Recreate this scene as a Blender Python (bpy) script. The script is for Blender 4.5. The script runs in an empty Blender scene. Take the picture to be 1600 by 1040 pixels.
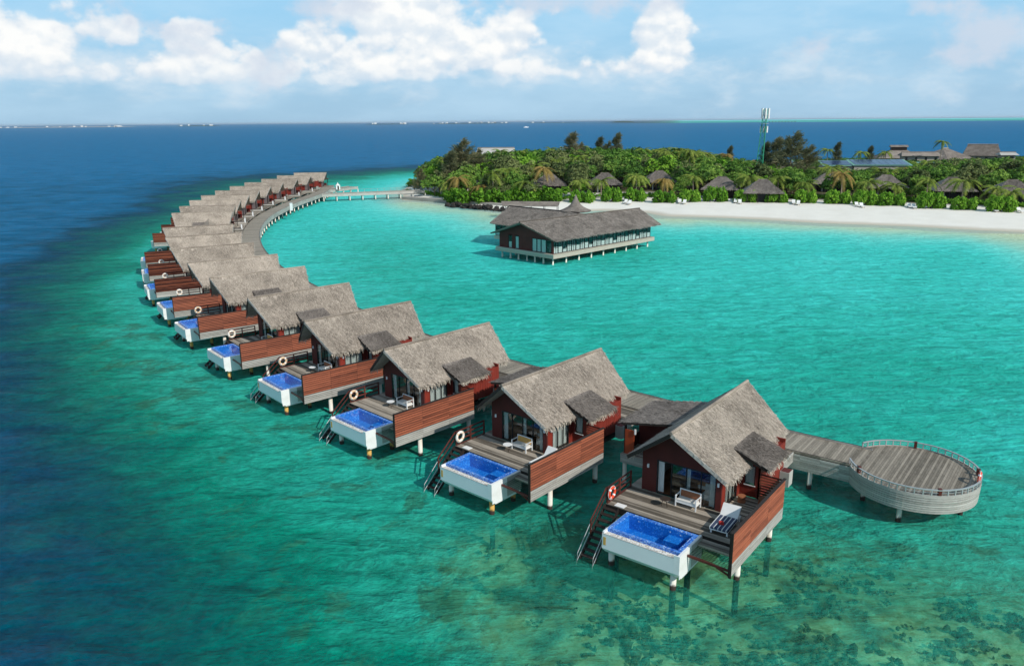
import bpy, math, random
import numpy as np
from mathutils import Vector, Matrix
random.seed(7); rng = np.random.default_rng(7)
S = bpy.context.scene; COL = S.collection
R = math.radians

# ------------------------------------------------------------------ camera, sky, sun
CAM_H, F, PITCH, ROLL = 23.5, 1219.27, R(15.1689), R(-0.4986)      # focal length in pixels of the 1600 px photograph
SUN_AZ, SUN_EL = R(137), R(36)                                       # clockwise from the viewing direction (+Y)
HAZE = 2.5e-5
SKY_STRENGTH, SUN_STRENGTH, EXPOSURE = 0.085, 3.9, 0.0
_fw = Vector((0, math.cos(PITCH), -math.sin(PITCH))); _up = Vector((0, math.sin(PITCH), math.cos(PITCH))); _rt = Vector((1, 0, 0))
_c, _s = math.cos(ROLL), math.sin(ROLL)
RT = _rt*_c + _up*_s; UP = _up*_c - _rt*_s; FW = _fw
cd = bpy.data.cameras.new('camera'); cam = bpy.data.objects.new('camera', cd); COL.objects.link(cam)
m = Matrix((RT, UP, -FW)).transposed().to_4x4(); m.translation = (0, 0, CAM_H); cam.matrix_world = m
cd.sensor_width = 36; cd.lens = F/1600*36; cd.clip_start = 0.5; cd.clip_end = 90000
S.camera = cam
def ray(px, py): return FW + RT*((px-800)/F) - UP*((py-520)/F)
def at(px, py, z=0.0):
    "the point of height z that the photograph shows at (px, py)"
    d = ray(px, py); t = (z-CAM_H)/d.z
    return Vector((d.x*t, d.y*t, z))
def azel(px, py):
    d = ray(px, py).normalized(); return math.atan2(d.x, d.y), math.asin(d.z)
S.view_settings.view_transform = 'Standard'; S.view_settings.look = 'None'
S.view_settings.exposure = EXPOSURE; S.view_settings.gamma = 1; S.view_settings.use_curve_mapping = False
S.cycles.max_bounces = 8; S.cycles.transparent_max_bounces = 12; S.cycles.diffuse_bounces = 3

class NT:
    "tiny node-tree helper"
    def __init__(s, nt): s.nt = nt
    def n(s, typ, **kw):
        nd = s.nt.nodes.new(typ)
        for k, v in kw.items():
            if hasattr(nd, k) and k not in ('inputs',): setattr(nd, k, v)
        return nd
    def link(s, a, b): s.nt.links.new(a, b)
    def put(s, sock, v):
        if v is None: return
        if hasattr(v, 'is_output'): s.link(v, sock)
        elif isinstance(v, (tuple, list)) and sock.type == 'RGBA' and len(v) == 3: sock.default_value = (*v, 1)
        else: sock.default_value = v
    def math(s, op, a, b=None, c=None, clamp=False):
        nd = s.n('ShaderNodeMath', operation=op, use_clamp=clamp)
        for i, v in enumerate((a, b, c)): s.put(nd.inputs[i], v)
        return nd.outputs[0]
    def vmath(s, op, a, b=None, scale=None):
        nd = s.n('ShaderNodeVectorMath', operation=op); s.put(nd.inputs[0], a)
        if b is not None: s.put(nd.inputs[1], b)
        if scale is not None: s.put(nd.inputs['Scale'], scale)
        return nd.outputs[1] if op in ('LENGTH', 'DOT_PRODUCT') else nd.outputs[0]
    def noise(s, vec, scale, detail=4, rough=.55, dist=0.0, color=False):
        nd = s.n('ShaderNodeTexNoise'); s.put(nd.inputs['Vector'], vec)
        nd.inputs['Scale'].default_value = scale; nd.inputs['Detail'].default_value = detail
        nd.inputs['Roughness'].default_value = rough; nd.inputs['Distortion'].default_value = dist
        return nd.outputs['Color' if color else 'Fac']
    def voro(s, vec, scale, out='Color', feature='F1'):
        nd = s.n('ShaderNodeTexVoronoi', feature=feature); s.put(nd.inputs['Vector'], vec); nd.inputs['Scale'].default_value = scale
        return nd.outputs[out]
    def ss(s, v, a, b, lo=0.0, hi=1.0):
        nd = s.n('ShaderNodeMapRange', interpolation_type='SMOOTHSTEP'); s.put(nd.inputs[0], v)
        for i, x in enumerate((a, b, lo, hi)): s.put(nd.inputs[i+1], x)
        return nd.outputs[0]
    def mix(s, f, a, b, blend='MIX'):
        nd = s.n('ShaderNodeMix', data_type='RGBA', blend_type=blend); s.put(nd.inputs[0], f); s.put(nd.inputs[6], a); s.put(nd.inputs[7], b)
        return nd.outputs[2]
    def ramp(s, f, stops, interp='LINEAR'):
        nd = s.n('ShaderNodeValToRGB'); e = nd.color_ramp.elements; nd.color_ramp.interpolation = interp
        while len(e) < len(stops): e.new(0.5)
        for el, (p, c) in zip(e, stops): el.position = p; el.color = (*c, 1)
        s.put(nd.inputs[0], f); return nd.outputs[0]
    def attr(s, name): return s.n('ShaderNodeAttribute', attribute_name=name).outputs['Fac']
    def bump(s, h, strength, dist=.1, normal=None):
        nd = s.n('ShaderNodeBump'); s.put(nd.inputs['Height'], h); nd.inputs['Strength'].default_value = strength
        nd.inputs['Distance'].default_value = dist; s.put(nd.inputs['Normal'], normal); return nd.outputs[0]
    def coord(s, which='Object'): return s.n('ShaderNodeTexCoord').outputs[which]
    def scale(s, v, k): return s.vmath('MULTIPLY', v, k)

# --- world: Nishita sky with cumulus along the horizon
W = bpy.data.worlds.new('World'); S.world = W; W.use_nodes = True
w = NT(W.node_tree); W.node_tree.nodes.clear()
sky = w.n('ShaderNodeTexSky', sky_type='NISHITA'); sky.sun_disc = False
sky.sun_elevation = SUN_EL; sky.sun_rotation = SUN_AZ; sky.altitude = 0; sky.air_density = 1.0; sky.dust_density = 0.5; sky.ozone_density = 2.0
D = w.vmath('NORMALIZE', w.coord('Generated'))
sx = w.n('ShaderNodeSeparateXYZ'); w.link(D, sx.inputs[0])
AZ = w.math('ARCTAN2', sx.outputs[0], sx.outputs[1]); EL = w.math('ARCSINE', sx.outputs[2])
AE = w.n('ShaderNodeCombineXYZ'); w.link(AZ, AE.inputs[0]); w.link(EL, AE.inputs[1]); AE = AE.outputs[0]
P = w.scale(D, (1, 1, 1.35))
def cloud_noise(vec):
    a = w.noise(vec, 8, 10, .58); b = w.voro(vec, 22, 'Distance'); c = w.voro(vec, 55, 'Distance')
    v = w.math('MULTIPLY_ADD', b, -.20, a); return w.math('MULTIPLY_ADD', c, -.10, v)
n0 = cloud_noise(P)
LD = Vector((math.sin(SUN_AZ), math.cos(SUN_AZ), math.tan(SUN_EL))).normalized()
n1 = cloud_noise(w.vmath('ADD', P, tuple(Vector((.0035, .002, .011)))))
def blobs(lst):
    acc = None
    for (x, y, rx, ry, k) in lst:
        a, e = azel(x, y)
        d = w.vmath('SUBTRACT', AE, (a, e, 0)); d = w.vmath('MULTIPLY', d, (F/rx, F/ry, 0))
        g = w.math('MULTIPLY', w.math('SUBTRACT', 1.0, w.vmath('LENGTH', d)), k)
        acc = g if acc is None else w.math('SMOOTH_MAX', acc, g, .25)
    return acc
cumulus = blobs([(640, 25, 120, 120, 1.25), (690, 80, 140, 85, 1.1), (800, 70, 115, 85, 1.1), (600, 100, 120, 50, .9), (480, 78, 100, 68, 1.05), (395, 90, 90, 55, .8),
    (300, 70, 70, 32, .8), (168, 50, 55, 32, .95), (40, 62, 140, 75, 1.1), (-60, 80, 150, 80, 1), (100, 115, 190, 45, .9), (300, 112, 190, 42, .9), (520, 118, 220, 40, .8),
    (1020, 70, 62, 62, .95), (985, 100, 45, 35, .85), (1045, 95, 45, 50, .9), (880, 112, 120, 32, .55)])
# the same cumulus belt goes on round the horizon outside the photograph's frame
belt = w.math('SUBTRACT', w.noise(w.scale(D, (1, 1, .35)), 2.6, 3, .5), .52)
belt = w.math('MULTIPLY', w.math('MULTIPLY', belt, 5.0), w.math('MULTIPLY', w.ss(EL, .015, .055), w.ss(EL, .30, .10)))
belt = w.math('ADD', belt, w.ss(w.math('ABSOLUTE', AZ), .66, .60, 0, -3.0))
cov = w.math('MAXIMUM', cumulus, belt)
dens = w.math('MULTIPLY_ADD', w.math('SUBTRACT', n0, .37), 3.0, cov)
dens = w.math('ADD', dens, w.ss(EL, .012, .060, -1.0, 0))
alpha = w.math('MULTIPLY', w.ss(dens, .12, .50), .97)
lit = w.ss(w.math('SUBTRACT', n0, n1), -.10, .09)
thick = w.ss(dens, .2, 1.1)
lit = w.math('MULTIPLY_ADD', w.math('SUBTRACT', lit, .5), .75, w.math('MULTIPLY_ADD', thick, .45, .32), clamp=True)
lowband = w.ss(EL, .03, .075)
lit = w.math('MULTIPLY', lit, w.math('MULTIPLY_ADD', lowband, .55, .45))
ccol = w.mix(lit, (7.9, 9.1, 10.3), (11.9, 11.9, 11.7))
# thin grey-blue veils
veil = blobs([(500, 8, 75, 32, .9), (820, 8, 130, 26, .9), (960, 2, 110, 22, .8), (1560, 60, 100, 50, .9), (1490, 85, 70, 26, .8), (1480, 10, 50, 16, .7), (250, 40, 150, 40, .5), (420, 100, 80, 50, .5), (1280, 75, 40, 22, .5)])
vn = w.noise(P, 16, 7, .6)
va = w.math('MULTIPLY', w.ss(w.math('MULTIPLY_ADD', w.math('SUBTRACT', vn, .5), 3.0, veil), .1, .9), .85)
lowc = blobs([(60, 110, 260, 42, .95), (330, 112, 250, 38, .95), (570, 106, 220, 40, .9), (790, 106, 180, 36, .85), (960, 112, 150, 28, .5), (1250, 110, 260, 36, .30), (1500, 100, 220, 44, .35)])
lown = w.noise(w.scale(D, (1, 1, 2.2)), 13, 7, .6)
lowa = w.math('MULTIPLY', w.ss(w.math('MULTIPLY_ADD', w.math('SUBTRACT', lown, .5), 2.8, lowc), -.1, 1.0), .8)
# milky haze near the horizon and pale streaky background cloud
hz = w.math('MULTIPLY', w.ss(w.noise(w.scale(D, (1, 1, 4)), 5, 6, .6), .32, .72), .48)
base = sky.outputs[0]
skyc = w.mix(w.ss(EL, .10, .45, .88, .25), base, w.mix(w.ss(EL, .01, .15), (4.0, 6.9, 9.6), (4.1, 8.0, 11.2)))
skyc = w.mix(hz, skyc, (6.6, 9.2, 11.2))
skyc = w.mix(lowa, skyc, (8.3, 9.6, 10.7))
skyc = w.mix(w.math('MULTIPLY', alpha, w.ss(EL, .015, .07, .35, 1.0)), skyc, ccol)
skyc = w.mix(va, skyc, (7.4, 8.4, 9.8))
bg = w.n('ShaderNodeBackground'); w.link(skyc, bg.inputs[0]); bg.inputs[1].default_value = SKY_STRENGTH
wo = w.n('ShaderNodeOutputWorld'); w.link(bg.outputs[0], wo.inputs[0])
W.cycles.sampling_method = 'MANUAL'; W.cycles.sample_map_resolution = 512

sd = bpy.data.lights.new('sun', 'SUN'); sd.energy = SUN_STRENGTH; sd.angle = R(0.53); sd.color = (1, .955, .88)
sun = bpy.data.objects.new('sun', sd); COL.objects.link(sun)
SUN_DIR = Vector((math.sin(SUN_AZ)*math.cos(SUN_EL), math.cos(SUN_AZ)*math.cos(SUN_EL), math.sin(SUN_EL)))
sun.rotation_euler = SUN_DIR.to_track_quat('Z', 'Y').to_euler(); sun.location = (60, -60, 80)

# ------------------------------------------------------------------ materials
M = {}
def mat(name, rough=.75, spec=.3):
    mm = bpy.data.materials.new(name); mm.use_nodes = True; M[name] = mm
    t = NT(mm.node_tree); b = mm.node_tree.nodes['Principled BSDF']
    b.inputs['Roughness'].default_value = rough; b.inputs['Specular IOR Level'].default_value = spec
    return t, b
def rnd(t): return t.n('ShaderNodeObjectInfo').outputs['Random']
def plain(name, col, rough=.6, var=.12, spec=.35, scale=3.0, dirt=None, metal=0):
    t, b = mat(name, rough, spec); o = t.coord()
    n = t.noise(o, scale, 5, .6)
    f = t.math('MULTIPLY_ADD', t.math('SUBTRACT', n, .5), var*2.6, 1.0)
    f = t.math('MULTIPLY_ADD', t.math('SUBTRACT', t.attr('tint'), .5), var, f)
    c = t.vmath('SCALE', col, scale=f)
    if dirt: c = t.mix(t.math('MULTIPLY', t.ss(t.noise(o, scale*.6, 6, .65), .52, .75), .55), c, dirt)
    t.link(c, b.inputs['Base Color']); b.inputs['Metallic'].default_value = metal
    t.link(t.bump(t.noise(o, scale*9, 4, .6), .15, .01), b.inputs['Normal'])
    return t, b
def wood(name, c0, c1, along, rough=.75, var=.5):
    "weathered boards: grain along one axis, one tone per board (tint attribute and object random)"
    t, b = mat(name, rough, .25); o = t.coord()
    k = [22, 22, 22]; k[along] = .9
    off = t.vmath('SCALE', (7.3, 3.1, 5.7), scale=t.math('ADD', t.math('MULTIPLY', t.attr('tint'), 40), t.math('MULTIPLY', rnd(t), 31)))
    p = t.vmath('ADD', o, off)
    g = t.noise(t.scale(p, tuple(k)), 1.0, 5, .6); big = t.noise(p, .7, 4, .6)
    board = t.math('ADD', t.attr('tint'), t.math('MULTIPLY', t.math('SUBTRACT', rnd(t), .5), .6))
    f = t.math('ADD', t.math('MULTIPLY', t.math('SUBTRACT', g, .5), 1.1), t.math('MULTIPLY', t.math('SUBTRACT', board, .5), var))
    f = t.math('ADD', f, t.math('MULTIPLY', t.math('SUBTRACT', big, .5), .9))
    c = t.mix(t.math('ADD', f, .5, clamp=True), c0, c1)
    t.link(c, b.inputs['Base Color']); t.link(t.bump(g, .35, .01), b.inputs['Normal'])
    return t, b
def thatch(name, c0, c1):
    t, b = mat(name, .95, .05); o = t.coord()
    f1 = t.noise(t.scale(o, (9, 4, 4)), 2.2, 5, .7); f2 = t.noise(t.vmath('ADD', o, t.vmath('SCALE', (17., 31., 11.), scale=rnd(t))), .42, 5, .65); sp = t.noise(o, 26, 3, .7)
    f = t.math('ADD', t.math('MULTIPLY', t.math('SUBTRACT', f1, .5), 1.2), t.math('MULTIPLY', t.math('SUBTRACT', f2, .5), 1.5))
    f = t.math('ADD', f, t.math('MULTIPLY', t.math('SUBTRACT', sp, .5), .9))
    f = t.math('ADD', f, t.math('MULTIPLY', t.math('SUBTRACT', t.attr('tint'), .5), 1.0))
    f = t.math('ADD', f, t.math('MULTIPLY', t.math('SUBTRACT', rnd(t), .5), .34))
    t.link(t.mix(t.math('ADD', f, .5, clamp=True), c0, c1), b.inputs['Base Color'])
    t.link(t.bump(t.math('ADD', f1, sp), .8, .05), b.inputs['Normal'])
thatch('thatch', (.18, .150, .122), (.58, .492, .405))
thatch('thatch_mid', (.14, .12, .104), (.45, .395, .345))
thatch('thatch_pale', (.28, .24, .19), (.62, .545, .45))
thatch('thatch_dark', (.11, .093, .08), (.35, .30, .26))
thatch('shingle', (.10, .086, .075), (.30, .26, .23))
wood('red_slat', (.070, .018, .011), (.33, .098, .050), 0, .65, 1.0)
wood('grey_board', (.24, .225, .20), (.52, .50, .46), 0, .8, .5)
wood('deck_board', (.10, .083, .064), (.42, .36, .29), 1, .8, 1.3)
wood('deck_board_u', (.13, .112, .092), (.42, .375, .32), 0, .8, .85)
wood('walk_board', (.11, .094, .072), (.34, .295, .235), 1, .8, .75)
wood('beige_board', (.30, .265, .215), (.56, .50, .42), 0, .8, .4)
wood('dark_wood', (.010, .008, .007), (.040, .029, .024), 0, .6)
wood('rail_wood', (.05, .012, .009), (.14, .035, .025), 0, .5)
wood('floor_wood', (.10, .035, .014), (.26, .10, .04), 1, .4)
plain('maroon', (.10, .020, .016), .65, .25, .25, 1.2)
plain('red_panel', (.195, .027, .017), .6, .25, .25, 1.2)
plain('orange_panel', (.36, .06, .02), .55, .2, .25, 1.2)
plain('mauve', (.16, .125, .125), .8, .2, .2, 1.2)
plain('dark_frame', (.012, .013, .015), .45, .1)
plain('white_paint', (.80, .80, .79), .5, .06, .4, 1.4, dirt=(.62, .62, .58))
plain('white_panel', (.76, .77, .77), .4, .05, .4, .8)
plain('white_fabric', (.74, .73, .70), .9, .08, .1, 4)
plain('cushion', (.66, .64, .60), .9, .1, .1, 5)
plain('rattan_brown', (.26, .10, .05), .8, .3, .2, 14)
plain('rattan_tan', (.50, .27, .075), .8, .3, .2, 14)
plain('buoy_orange', (.72, .075, .03), .5, .1)
plain('buoy_white', (.80, .74, .66), .5, .1)
plain('buoy_pale', (.72, .50, .30), .5, .1)
plain('steel', (.44, .45, .45), .4, .1, .5, 3, metal=.3)
plain('bronze', (.045, .032, .026), .4, .15)
plain('rock', (.035, .030, .027), .9, .6, .2, 1.3)
plain('concrete', (.36, .33, .29), .9, .2, .2, .6)
plain('bark', (.16, .12, .085), .9, .35, .1, 2)
plain('palm_bark', (.24, .20, .15), .9, .3, .1, 2)
plain('sheet_roof', (.42, .40, .37), .6, .12, .3, .4)
plain('green_roof', (.16, .34, .28), .55, .15, .3, .4)
plain('solar_cell', (.030, .055, .12), .2, .15, .6, 1)
plain('tower_green', (.035, .30, .17), .5, .1)
plain('cloth_red', (.50, .03, .025), .8, .2)
plain('bed_orange', (.50, .16, .03), .8, .3, .2, 6)
plain('picture_blue', (.04, .16, .36), .5, .5, .3, 2.5)
plain('interior_wall', (.30, .28, .25), .8, .05)
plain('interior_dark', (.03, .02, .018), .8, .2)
plain('islet_green', (.03, .055, .03), .9, .3, .1, .02)
plain('coral', (.12, .115, .06), .95, .9, .05, .9)

# striped lounger cushion
t, b = mat('stripes', .9, .1); o = t.coord(); sv = t.n('ShaderNodeSeparateXYZ'); t.link(o, sv.inputs[0])
st = t.math('FRACT', t.math('MULTIPLY', sv.outputs[1], 6.4))
t.link(t.mix(t.ss(st, .74, .80), (.055, .07, .12), (.60, .60, .58)), b.inputs['Base Color'])
# piles: pale concrete with stain bands and the wet growth at the waterline (world heights: every pile's origin is at sea level)
for nm, hue in (('pile_white', (.74, .70, .62)), ('pile_stained', (.62, .36, .10))):
    t, b = mat(nm, .8, .2); o = t.coord(); sv = t.n('ShaderNodeSeparateXYZ'); t.link(o, sv.inputs[0])
    z = t.math('ADD', sv.outputs[2], t.math('MULTIPLY', t.math('SUBTRACT', t.noise(o, 3, 4, .6), .5), .5))
    c = t.mix(t.math('MULTIPLY', t.ss(t.noise(t.scale(o, (3, 3, .6)), 1.4, 5, .65), .5, .75), .7), hue, (.42, .27, .12))
    c = t.mix(t.ss(z, .38, .20), c, (.040, .028, .022))
    t.link(c, b.inputs['Base Color'])
# pool mosaic
def mosaic(name, cells, rough=.3):
    t, b = mat(name, rough, .5); o = t.coord()
    v = t.voro(o, 17, 'Color'); sv = t.n('ShaderNodeSeparateColor'); t.link(v, sv.inputs[0])
    t.link(t.ramp(sv.outputs[0], cells, 'CONSTANT'), b.inputs['Base Color'])
mosaic('mosaic_rim', [(0, (.025, .11, .46)), (.35, (.05, .19, .60)), (.62, (.13, .32, .72)), (.90, (.45, .60, .84))])
mosaic('mosaic_basin', [(0, (.010, .155, .52)), (.4, (.014, .20, .62)), (.75, (.03, .27, .72)), (.94, (.14, .44, .82))])
mosaic('pebbles', [(0, (.34, .33, .30)), (.25, (.76, .74, .68)), (.7, (.55, .47, .36))], .7)
# glass: sees through, reflects the sky and the lagoon
def glassy(name, tint, refl_min, rough=.02):
    mm = bpy.data.materials.new(name); mm.use_nodes = True; M[name] = mm; t = NT(mm.node_tree); mm.node_tree.nodes.clear()
    tr = t.n('ShaderNodeBsdfTransparent'); tr.inputs[0].default_value = (*tint, 1)
    gl = t.n('ShaderNodeBsdfGlossy'); gl.inputs['Roughness'].default_value = rough
    lw = t.n('ShaderNodeLayerWeight'); lw.inputs[0].default_value = .5
    f = t.math('MULTIPLY_ADD', t.math('POWER', lw.outputs['Facing'], 4.5), .8, refl_min, clamp=True)
    if name == 'pool_water': t.link(t.bump(t.noise(t.coord(), 5, 3, .5), .10, .05), gl.inputs['Normal'])
    mx = t.n('ShaderNodeMixShader'); t.link(f, mx.inputs[0]); t.link(tr.outputs[0], mx.inputs[1]); t.link(gl.outputs[0], mx.inputs[2])
    out = t.n('ShaderNodeOutputMaterial'); t.link(mx.outputs[0], out.inputs[0])
glassy('glass', (.86, .90, .90), .05)
glassy('pool_water', (.78, .92, .98), .03, .03)
# foliage
def leaf(name, c0, c1, c2, trans=.25):
    t, b = mat(name, .75, .10)
    f = t.math('ADD', t.math('MULTIPLY', t.attr('tint'), .75), t.math('MULTIPLY', rnd(t), .40))
    c = t.ramp(f, [(0, c0), (.55, c1), (1.0, c2)])
    t.link(c, b.inputs['Base Color'])
    tl = t.n('ShaderNodeBsdfTranslucent'); t.link(c, tl.inputs[0])
    mx = t.n('ShaderNodeMixShader'); mx.inputs[0].default_value = trans
    out = [x for x in t.nt.nodes if x.type == 'OUTPUT_MATERIAL'][0]
    t.link(b.outputs[0], mx.inputs[1]); t.link(tl.outputs[0], mx.inputs[2]); t.link(mx.outputs[0], out.inputs[0])
leaf('leaf', (.022, .066, .014), (.105, .225, .034), (.30, .44, .08))
leaf('leaf_bright', (.045, .13, .012), (.125, .29, .022), (.26, .45, .05))
leaf('leaf_olive', (.035, .060, .020), (.125, .165, .055), (.27, .30, .11))
leaf('leaf_palm', (.055, .10, .016), (.16, .23, .036), (.34, .37, .08))
leaf('leaf_palm_dry', (.14, .11, .03), (.28, .20, .055), (.40, .29, .10))
leaf('needle', (.05, .065, .035), (.15, .165, .08), (.32, .28, .15), .3)

# ------------------------------------------------------------------ mesh helpers
class MB:
    "collects primitives; with uv=True points are given as (u, v, z) where v runs to the right of u"
    def __init__(s, uv=False): s.v = []; s.f = []; s.t = []; s.uv = uv
    def add(s, vs, fs, tint=None):
        k = len(s.v); tint = random.random() if tint is None else tint
        for p in vs: s.v.append((p[0], -p[1] if s.uv else p[1], p[2])); s.t.append(tint)
        for f in fs: s.f.append(tuple(k+i for i in (reversed(f) if s.uv else f)))
        return s
    BF = ((0, 3, 2, 1), (4, 5, 6, 7), (0, 1, 5, 4), (1, 2, 6, 5), (2, 3, 7, 6), (3, 0, 4, 7))
    def hexa(s, p, tint=None): return s.add(p, MB.BF, tint)
    def box(s, x0, x1, y0, y1, z0, z1, tint=None):
        return s.hexa([(x0, y0, z0), (x1, y0, z0), (x1, y1, z0), (x0, y1, z0), (x0, y0, z1), (x1, y0, z1), (x1, y1, z1), (x0, y1, z1)], tint)
    def beam(s, a, b, w, h, tint=None):
        a, b = Vector(a), Vector(b); d = (b-a).normalized(); up = Vector((0, 0, 1)) if abs(d.z) < .95 else Vector((1, 0, 0))
        r = d.cross(up).normalized()*(w/2); q = r.cross(d).normalized()*(h/2)
        return s.hexa([a-r-q, b-r-q, b+r-q, a+r-q, a-r+q, b-r+q, b+r+q, a+r+q], tint)
    def tube(s, pts, rads, n=8, tint=None, cap=True):
        pts = [Vector(p) for p in pts]
        if not isinstance(rads, (list, tuple)): rads = [rads]*len(pts)
        vs = []; fs = []
        for i, p in enumerate(pts):
            d = (pts[min(i+1, len(pts)-1)]-pts[max(i-1, 0)]).normalized()
            up = Vector((0, 0, 1)) if abs(d.z) < .9 else Vector((1, 0, 0))
            x = d.cross(up).normalized(); y = d.cross(x)
            for k in range(n):
                a = 2*math.pi*k/n; vs.append(p + (x*math.cos(a)+y*math.sin(a))*rads[i])
        for i in range(len(pts)-1):
            for k in range(n): fs.append((i*n+k, i*n+(k+1) % n, (i+1)*n+(k+1) % n, (i+1)*n+k))
        if cap: fs.append(tuple(range(n-1, -1, -1))); fs.append(tuple((len(pts)-1)*n+k for k in range(n)))
        return s.add(vs, fs, tint)
    def prism(s, poly, axis, a, b, tint=None):
        "polygon in the two other axes, extruded along axis from a to b"
        def P(q, h):
            q = list(q); q.insert(axis, h); return tuple(q)
        n = len(poly); vs = [P(q, a) for q in poly]+[P(q, b) for q in poly]
        return s.add(vs, [tuple(range(n-1, -1, -1)), tuple(range(n, 2*n))]+[(i, (i+1) % n, n+(i+1) % n, n+i) for i in range(n)], tint)
    def lathe(s, prof, c=(0, 0), n=24, tint=None, a0=0, a1=2*math.pi):
        full = abs(a1-a0-2*math.pi) < 1e-6; m_ = n if full else n+1
        vs = [(c[0]+r*math.cos(a0+(a1-a0)*k/n), c[1]+r*math.sin(a0+(a1-a0)*k/n), z) for r, z in prof for k in range(m_)]
        fs = [(i*m_+k, i*m_+(k+1) % m_, (i+1)*m_+(k+1) % m_, (i+1)*m_+k) for i in range(len(prof)-1) for k in range(n)]
        return s.add(vs, fs, tint)
    def mesh(s, name, material, smooth=False):
        me = bpy.data.meshes.new(name); me.from_pydata([tuple(p) for p in s.v], [], s.f)
        a = me.attributes.new('tint', 'FLOAT', 'POINT'); a.data.foreach_set('value', np.array(s.t, dtype=np.float32))
        me.materials.append(M[material]); me.validate()
        if smooth: me.polygons.foreach_set('use_smooth', [True]*len(me.polygons))
        return me
    def build(s, name, material, parent=None, smooth=False, kind=None):
        return link(name, s.mesh(name, material, smooth), parent, kind)
def link(name, me, parent=None, kind=None, loc=None):
    o = bpy.data.objects.new(name, me); COL.objects.link(o); o.parent = parent
    if kind: o['kind'] = kind
    if loc is not None: o.location = loc
    return o
def np_mesh(name, V, Fc, tint, material):
    me = bpy.data.meshes.new(name); V = np.asarray(V, np.float32); Fc = np.asarray(Fc, np.int32); k = Fc.shape[1]
    me.vertices.add(len(V)); me.vertices.foreach_set('co', V.ravel())
    me.loops.add(Fc.size); me.loops.foreach_set('vertex_index', Fc.ravel())
    me.polygons.add(len(Fc)); me.polygons.foreach_set('loop_start', np.arange(0, Fc.size, k, dtype=np.int32))
    me.update(calc_edges=True)
    a = me.attributes.new('tint', 'FLOAT', 'POINT'); a.data.foreach_set('value', np.asarray(tint, np.float32))
    me.materials.append(M[material]); return me
def tag(o, label=None, cat=None, group=None, kind=None):
    for k, v in (('label', label), ('category', cat), ('group', group), ('kind', kind)):
        if v: o[k] = v
    return o
def thing(name, label, cat, loc=(0, 0, 0), rz=0.0, group=None):
    o = bpy.data.objects.new(name, None); COL.objects.link(o); o.location = loc; o.rotation_euler = (0, 0, rz); o.empty_display_size = .2
    return tag(o, label, cat, group)
def kids(o): return list(o.children)
def copy_tree(o, parent=None, skip=()):
    c = o.copy(); COL.objects.link(c); c.parent = parent
    for ch in kids(o):
        if ch.name.split('.')[0] not in skip: copy_tree(ch, c, skip)
    return c

# ------------------------------------------------------------------ the sea and its bed
DEPTH_PTS = [(60,1010,15),(20,850,15),(60,720,14),(60,600,10.5),(30,470,13),(160,900,11),(250,1000,8.5),(300,850,5.6),(200,720,6.2),(130,580,5.4),(100,500,6.0),(40,380,22),
 (170,470,3.1),(225,560,2.8),(300,620,2.4),(400,650,2.3),(300,720,3.6),(450,800,3.4),(420,900,4.8),(550,900,3.5),(400,1010,6.0),(620,1010,4.2),(720,950,3.0),(550,700,2.2),
 (650,780,2.4),(850,900,2.3),(850,1010,2.5),(1000,1000,2.3),(1300,1000,2.1),(1550,1000,2.1),(1550,850,2.1),(1300,880,2.3),(1500,650,2.2),(1300,560,2.1),(1100,500,1.9),
 (900,490,1.9),(700,460,2.0),(560,400,1.9),(500,350,1.5),(650,350,1.25),(600,322,.95),(750,400,1.5),(1100,400,1.35),(1300,410,1.2),(1500,430,1.35),(1560,520,1.8),
 (1200,365,.9),(1400,376,.85),(1580,392,.85),(900,430,1.6),
 (640,312,.12),(700,322,.15),(760,329,.2),(1000,334,.2),(1040,339,.12),(1100,341,.12),(1200,345,.12),(1300,350,.12),(1400,355,.12),(1500,359,.12),(1600,364,.12),
 (1100,346,.75),(1300,356,.75),(1500,366,.75),(1000,341,.8),(1200,351,.75),(1400,361,.75),(720,328,.6),(680,322,.5),
 (225,330,17),(200,300,26),(246,345,6),(205,395,3.6),(160,430,4.2),(215,372,4.5),(130,400,9),(300,285,16),(350,262,22),(450,255,22),(545,280,3.5),(520,268,9),
 (590,278,1.8),(560,250,11),(640,268,1.9),(625,290,1.0),(610,240,13),(655,252,3.5),(500,238,26),(690,236,14),(600,300,.9),(520,300,1.5),(440,300,2.2),(330,340,2.6)]
_q = []
for (x, y, d) in DEPTH_PTS:
    p = at(x, y, 0); _q.append((math.atan2(p.x, p.y)*3.0, math.log(math.hypot(p.x, p.y)), math.log(d)))
_q = np.array(_q)
def _U(r2): return r2*np.log(r2+1e-9)
_d2 = ((_q[:, None, :2]-_q[None, :, :2])**2).sum(-1)
_A = np.zeros((len(_q)+3,)*2); _A[:len(_q), :len(_q)] = _U(_d2)+np.eye(len(_q))*.02
_A[:len(_q), len(_q):] = np.c_[np.ones(len(_q)), _q[:, :2]]; _A[len(_q):, :len(_q)] = _A[:len(_q), len(_q):].T
_w = np.linalg.solve(_A, np.r_[_q[:, 2], 0, 0, 0])
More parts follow.
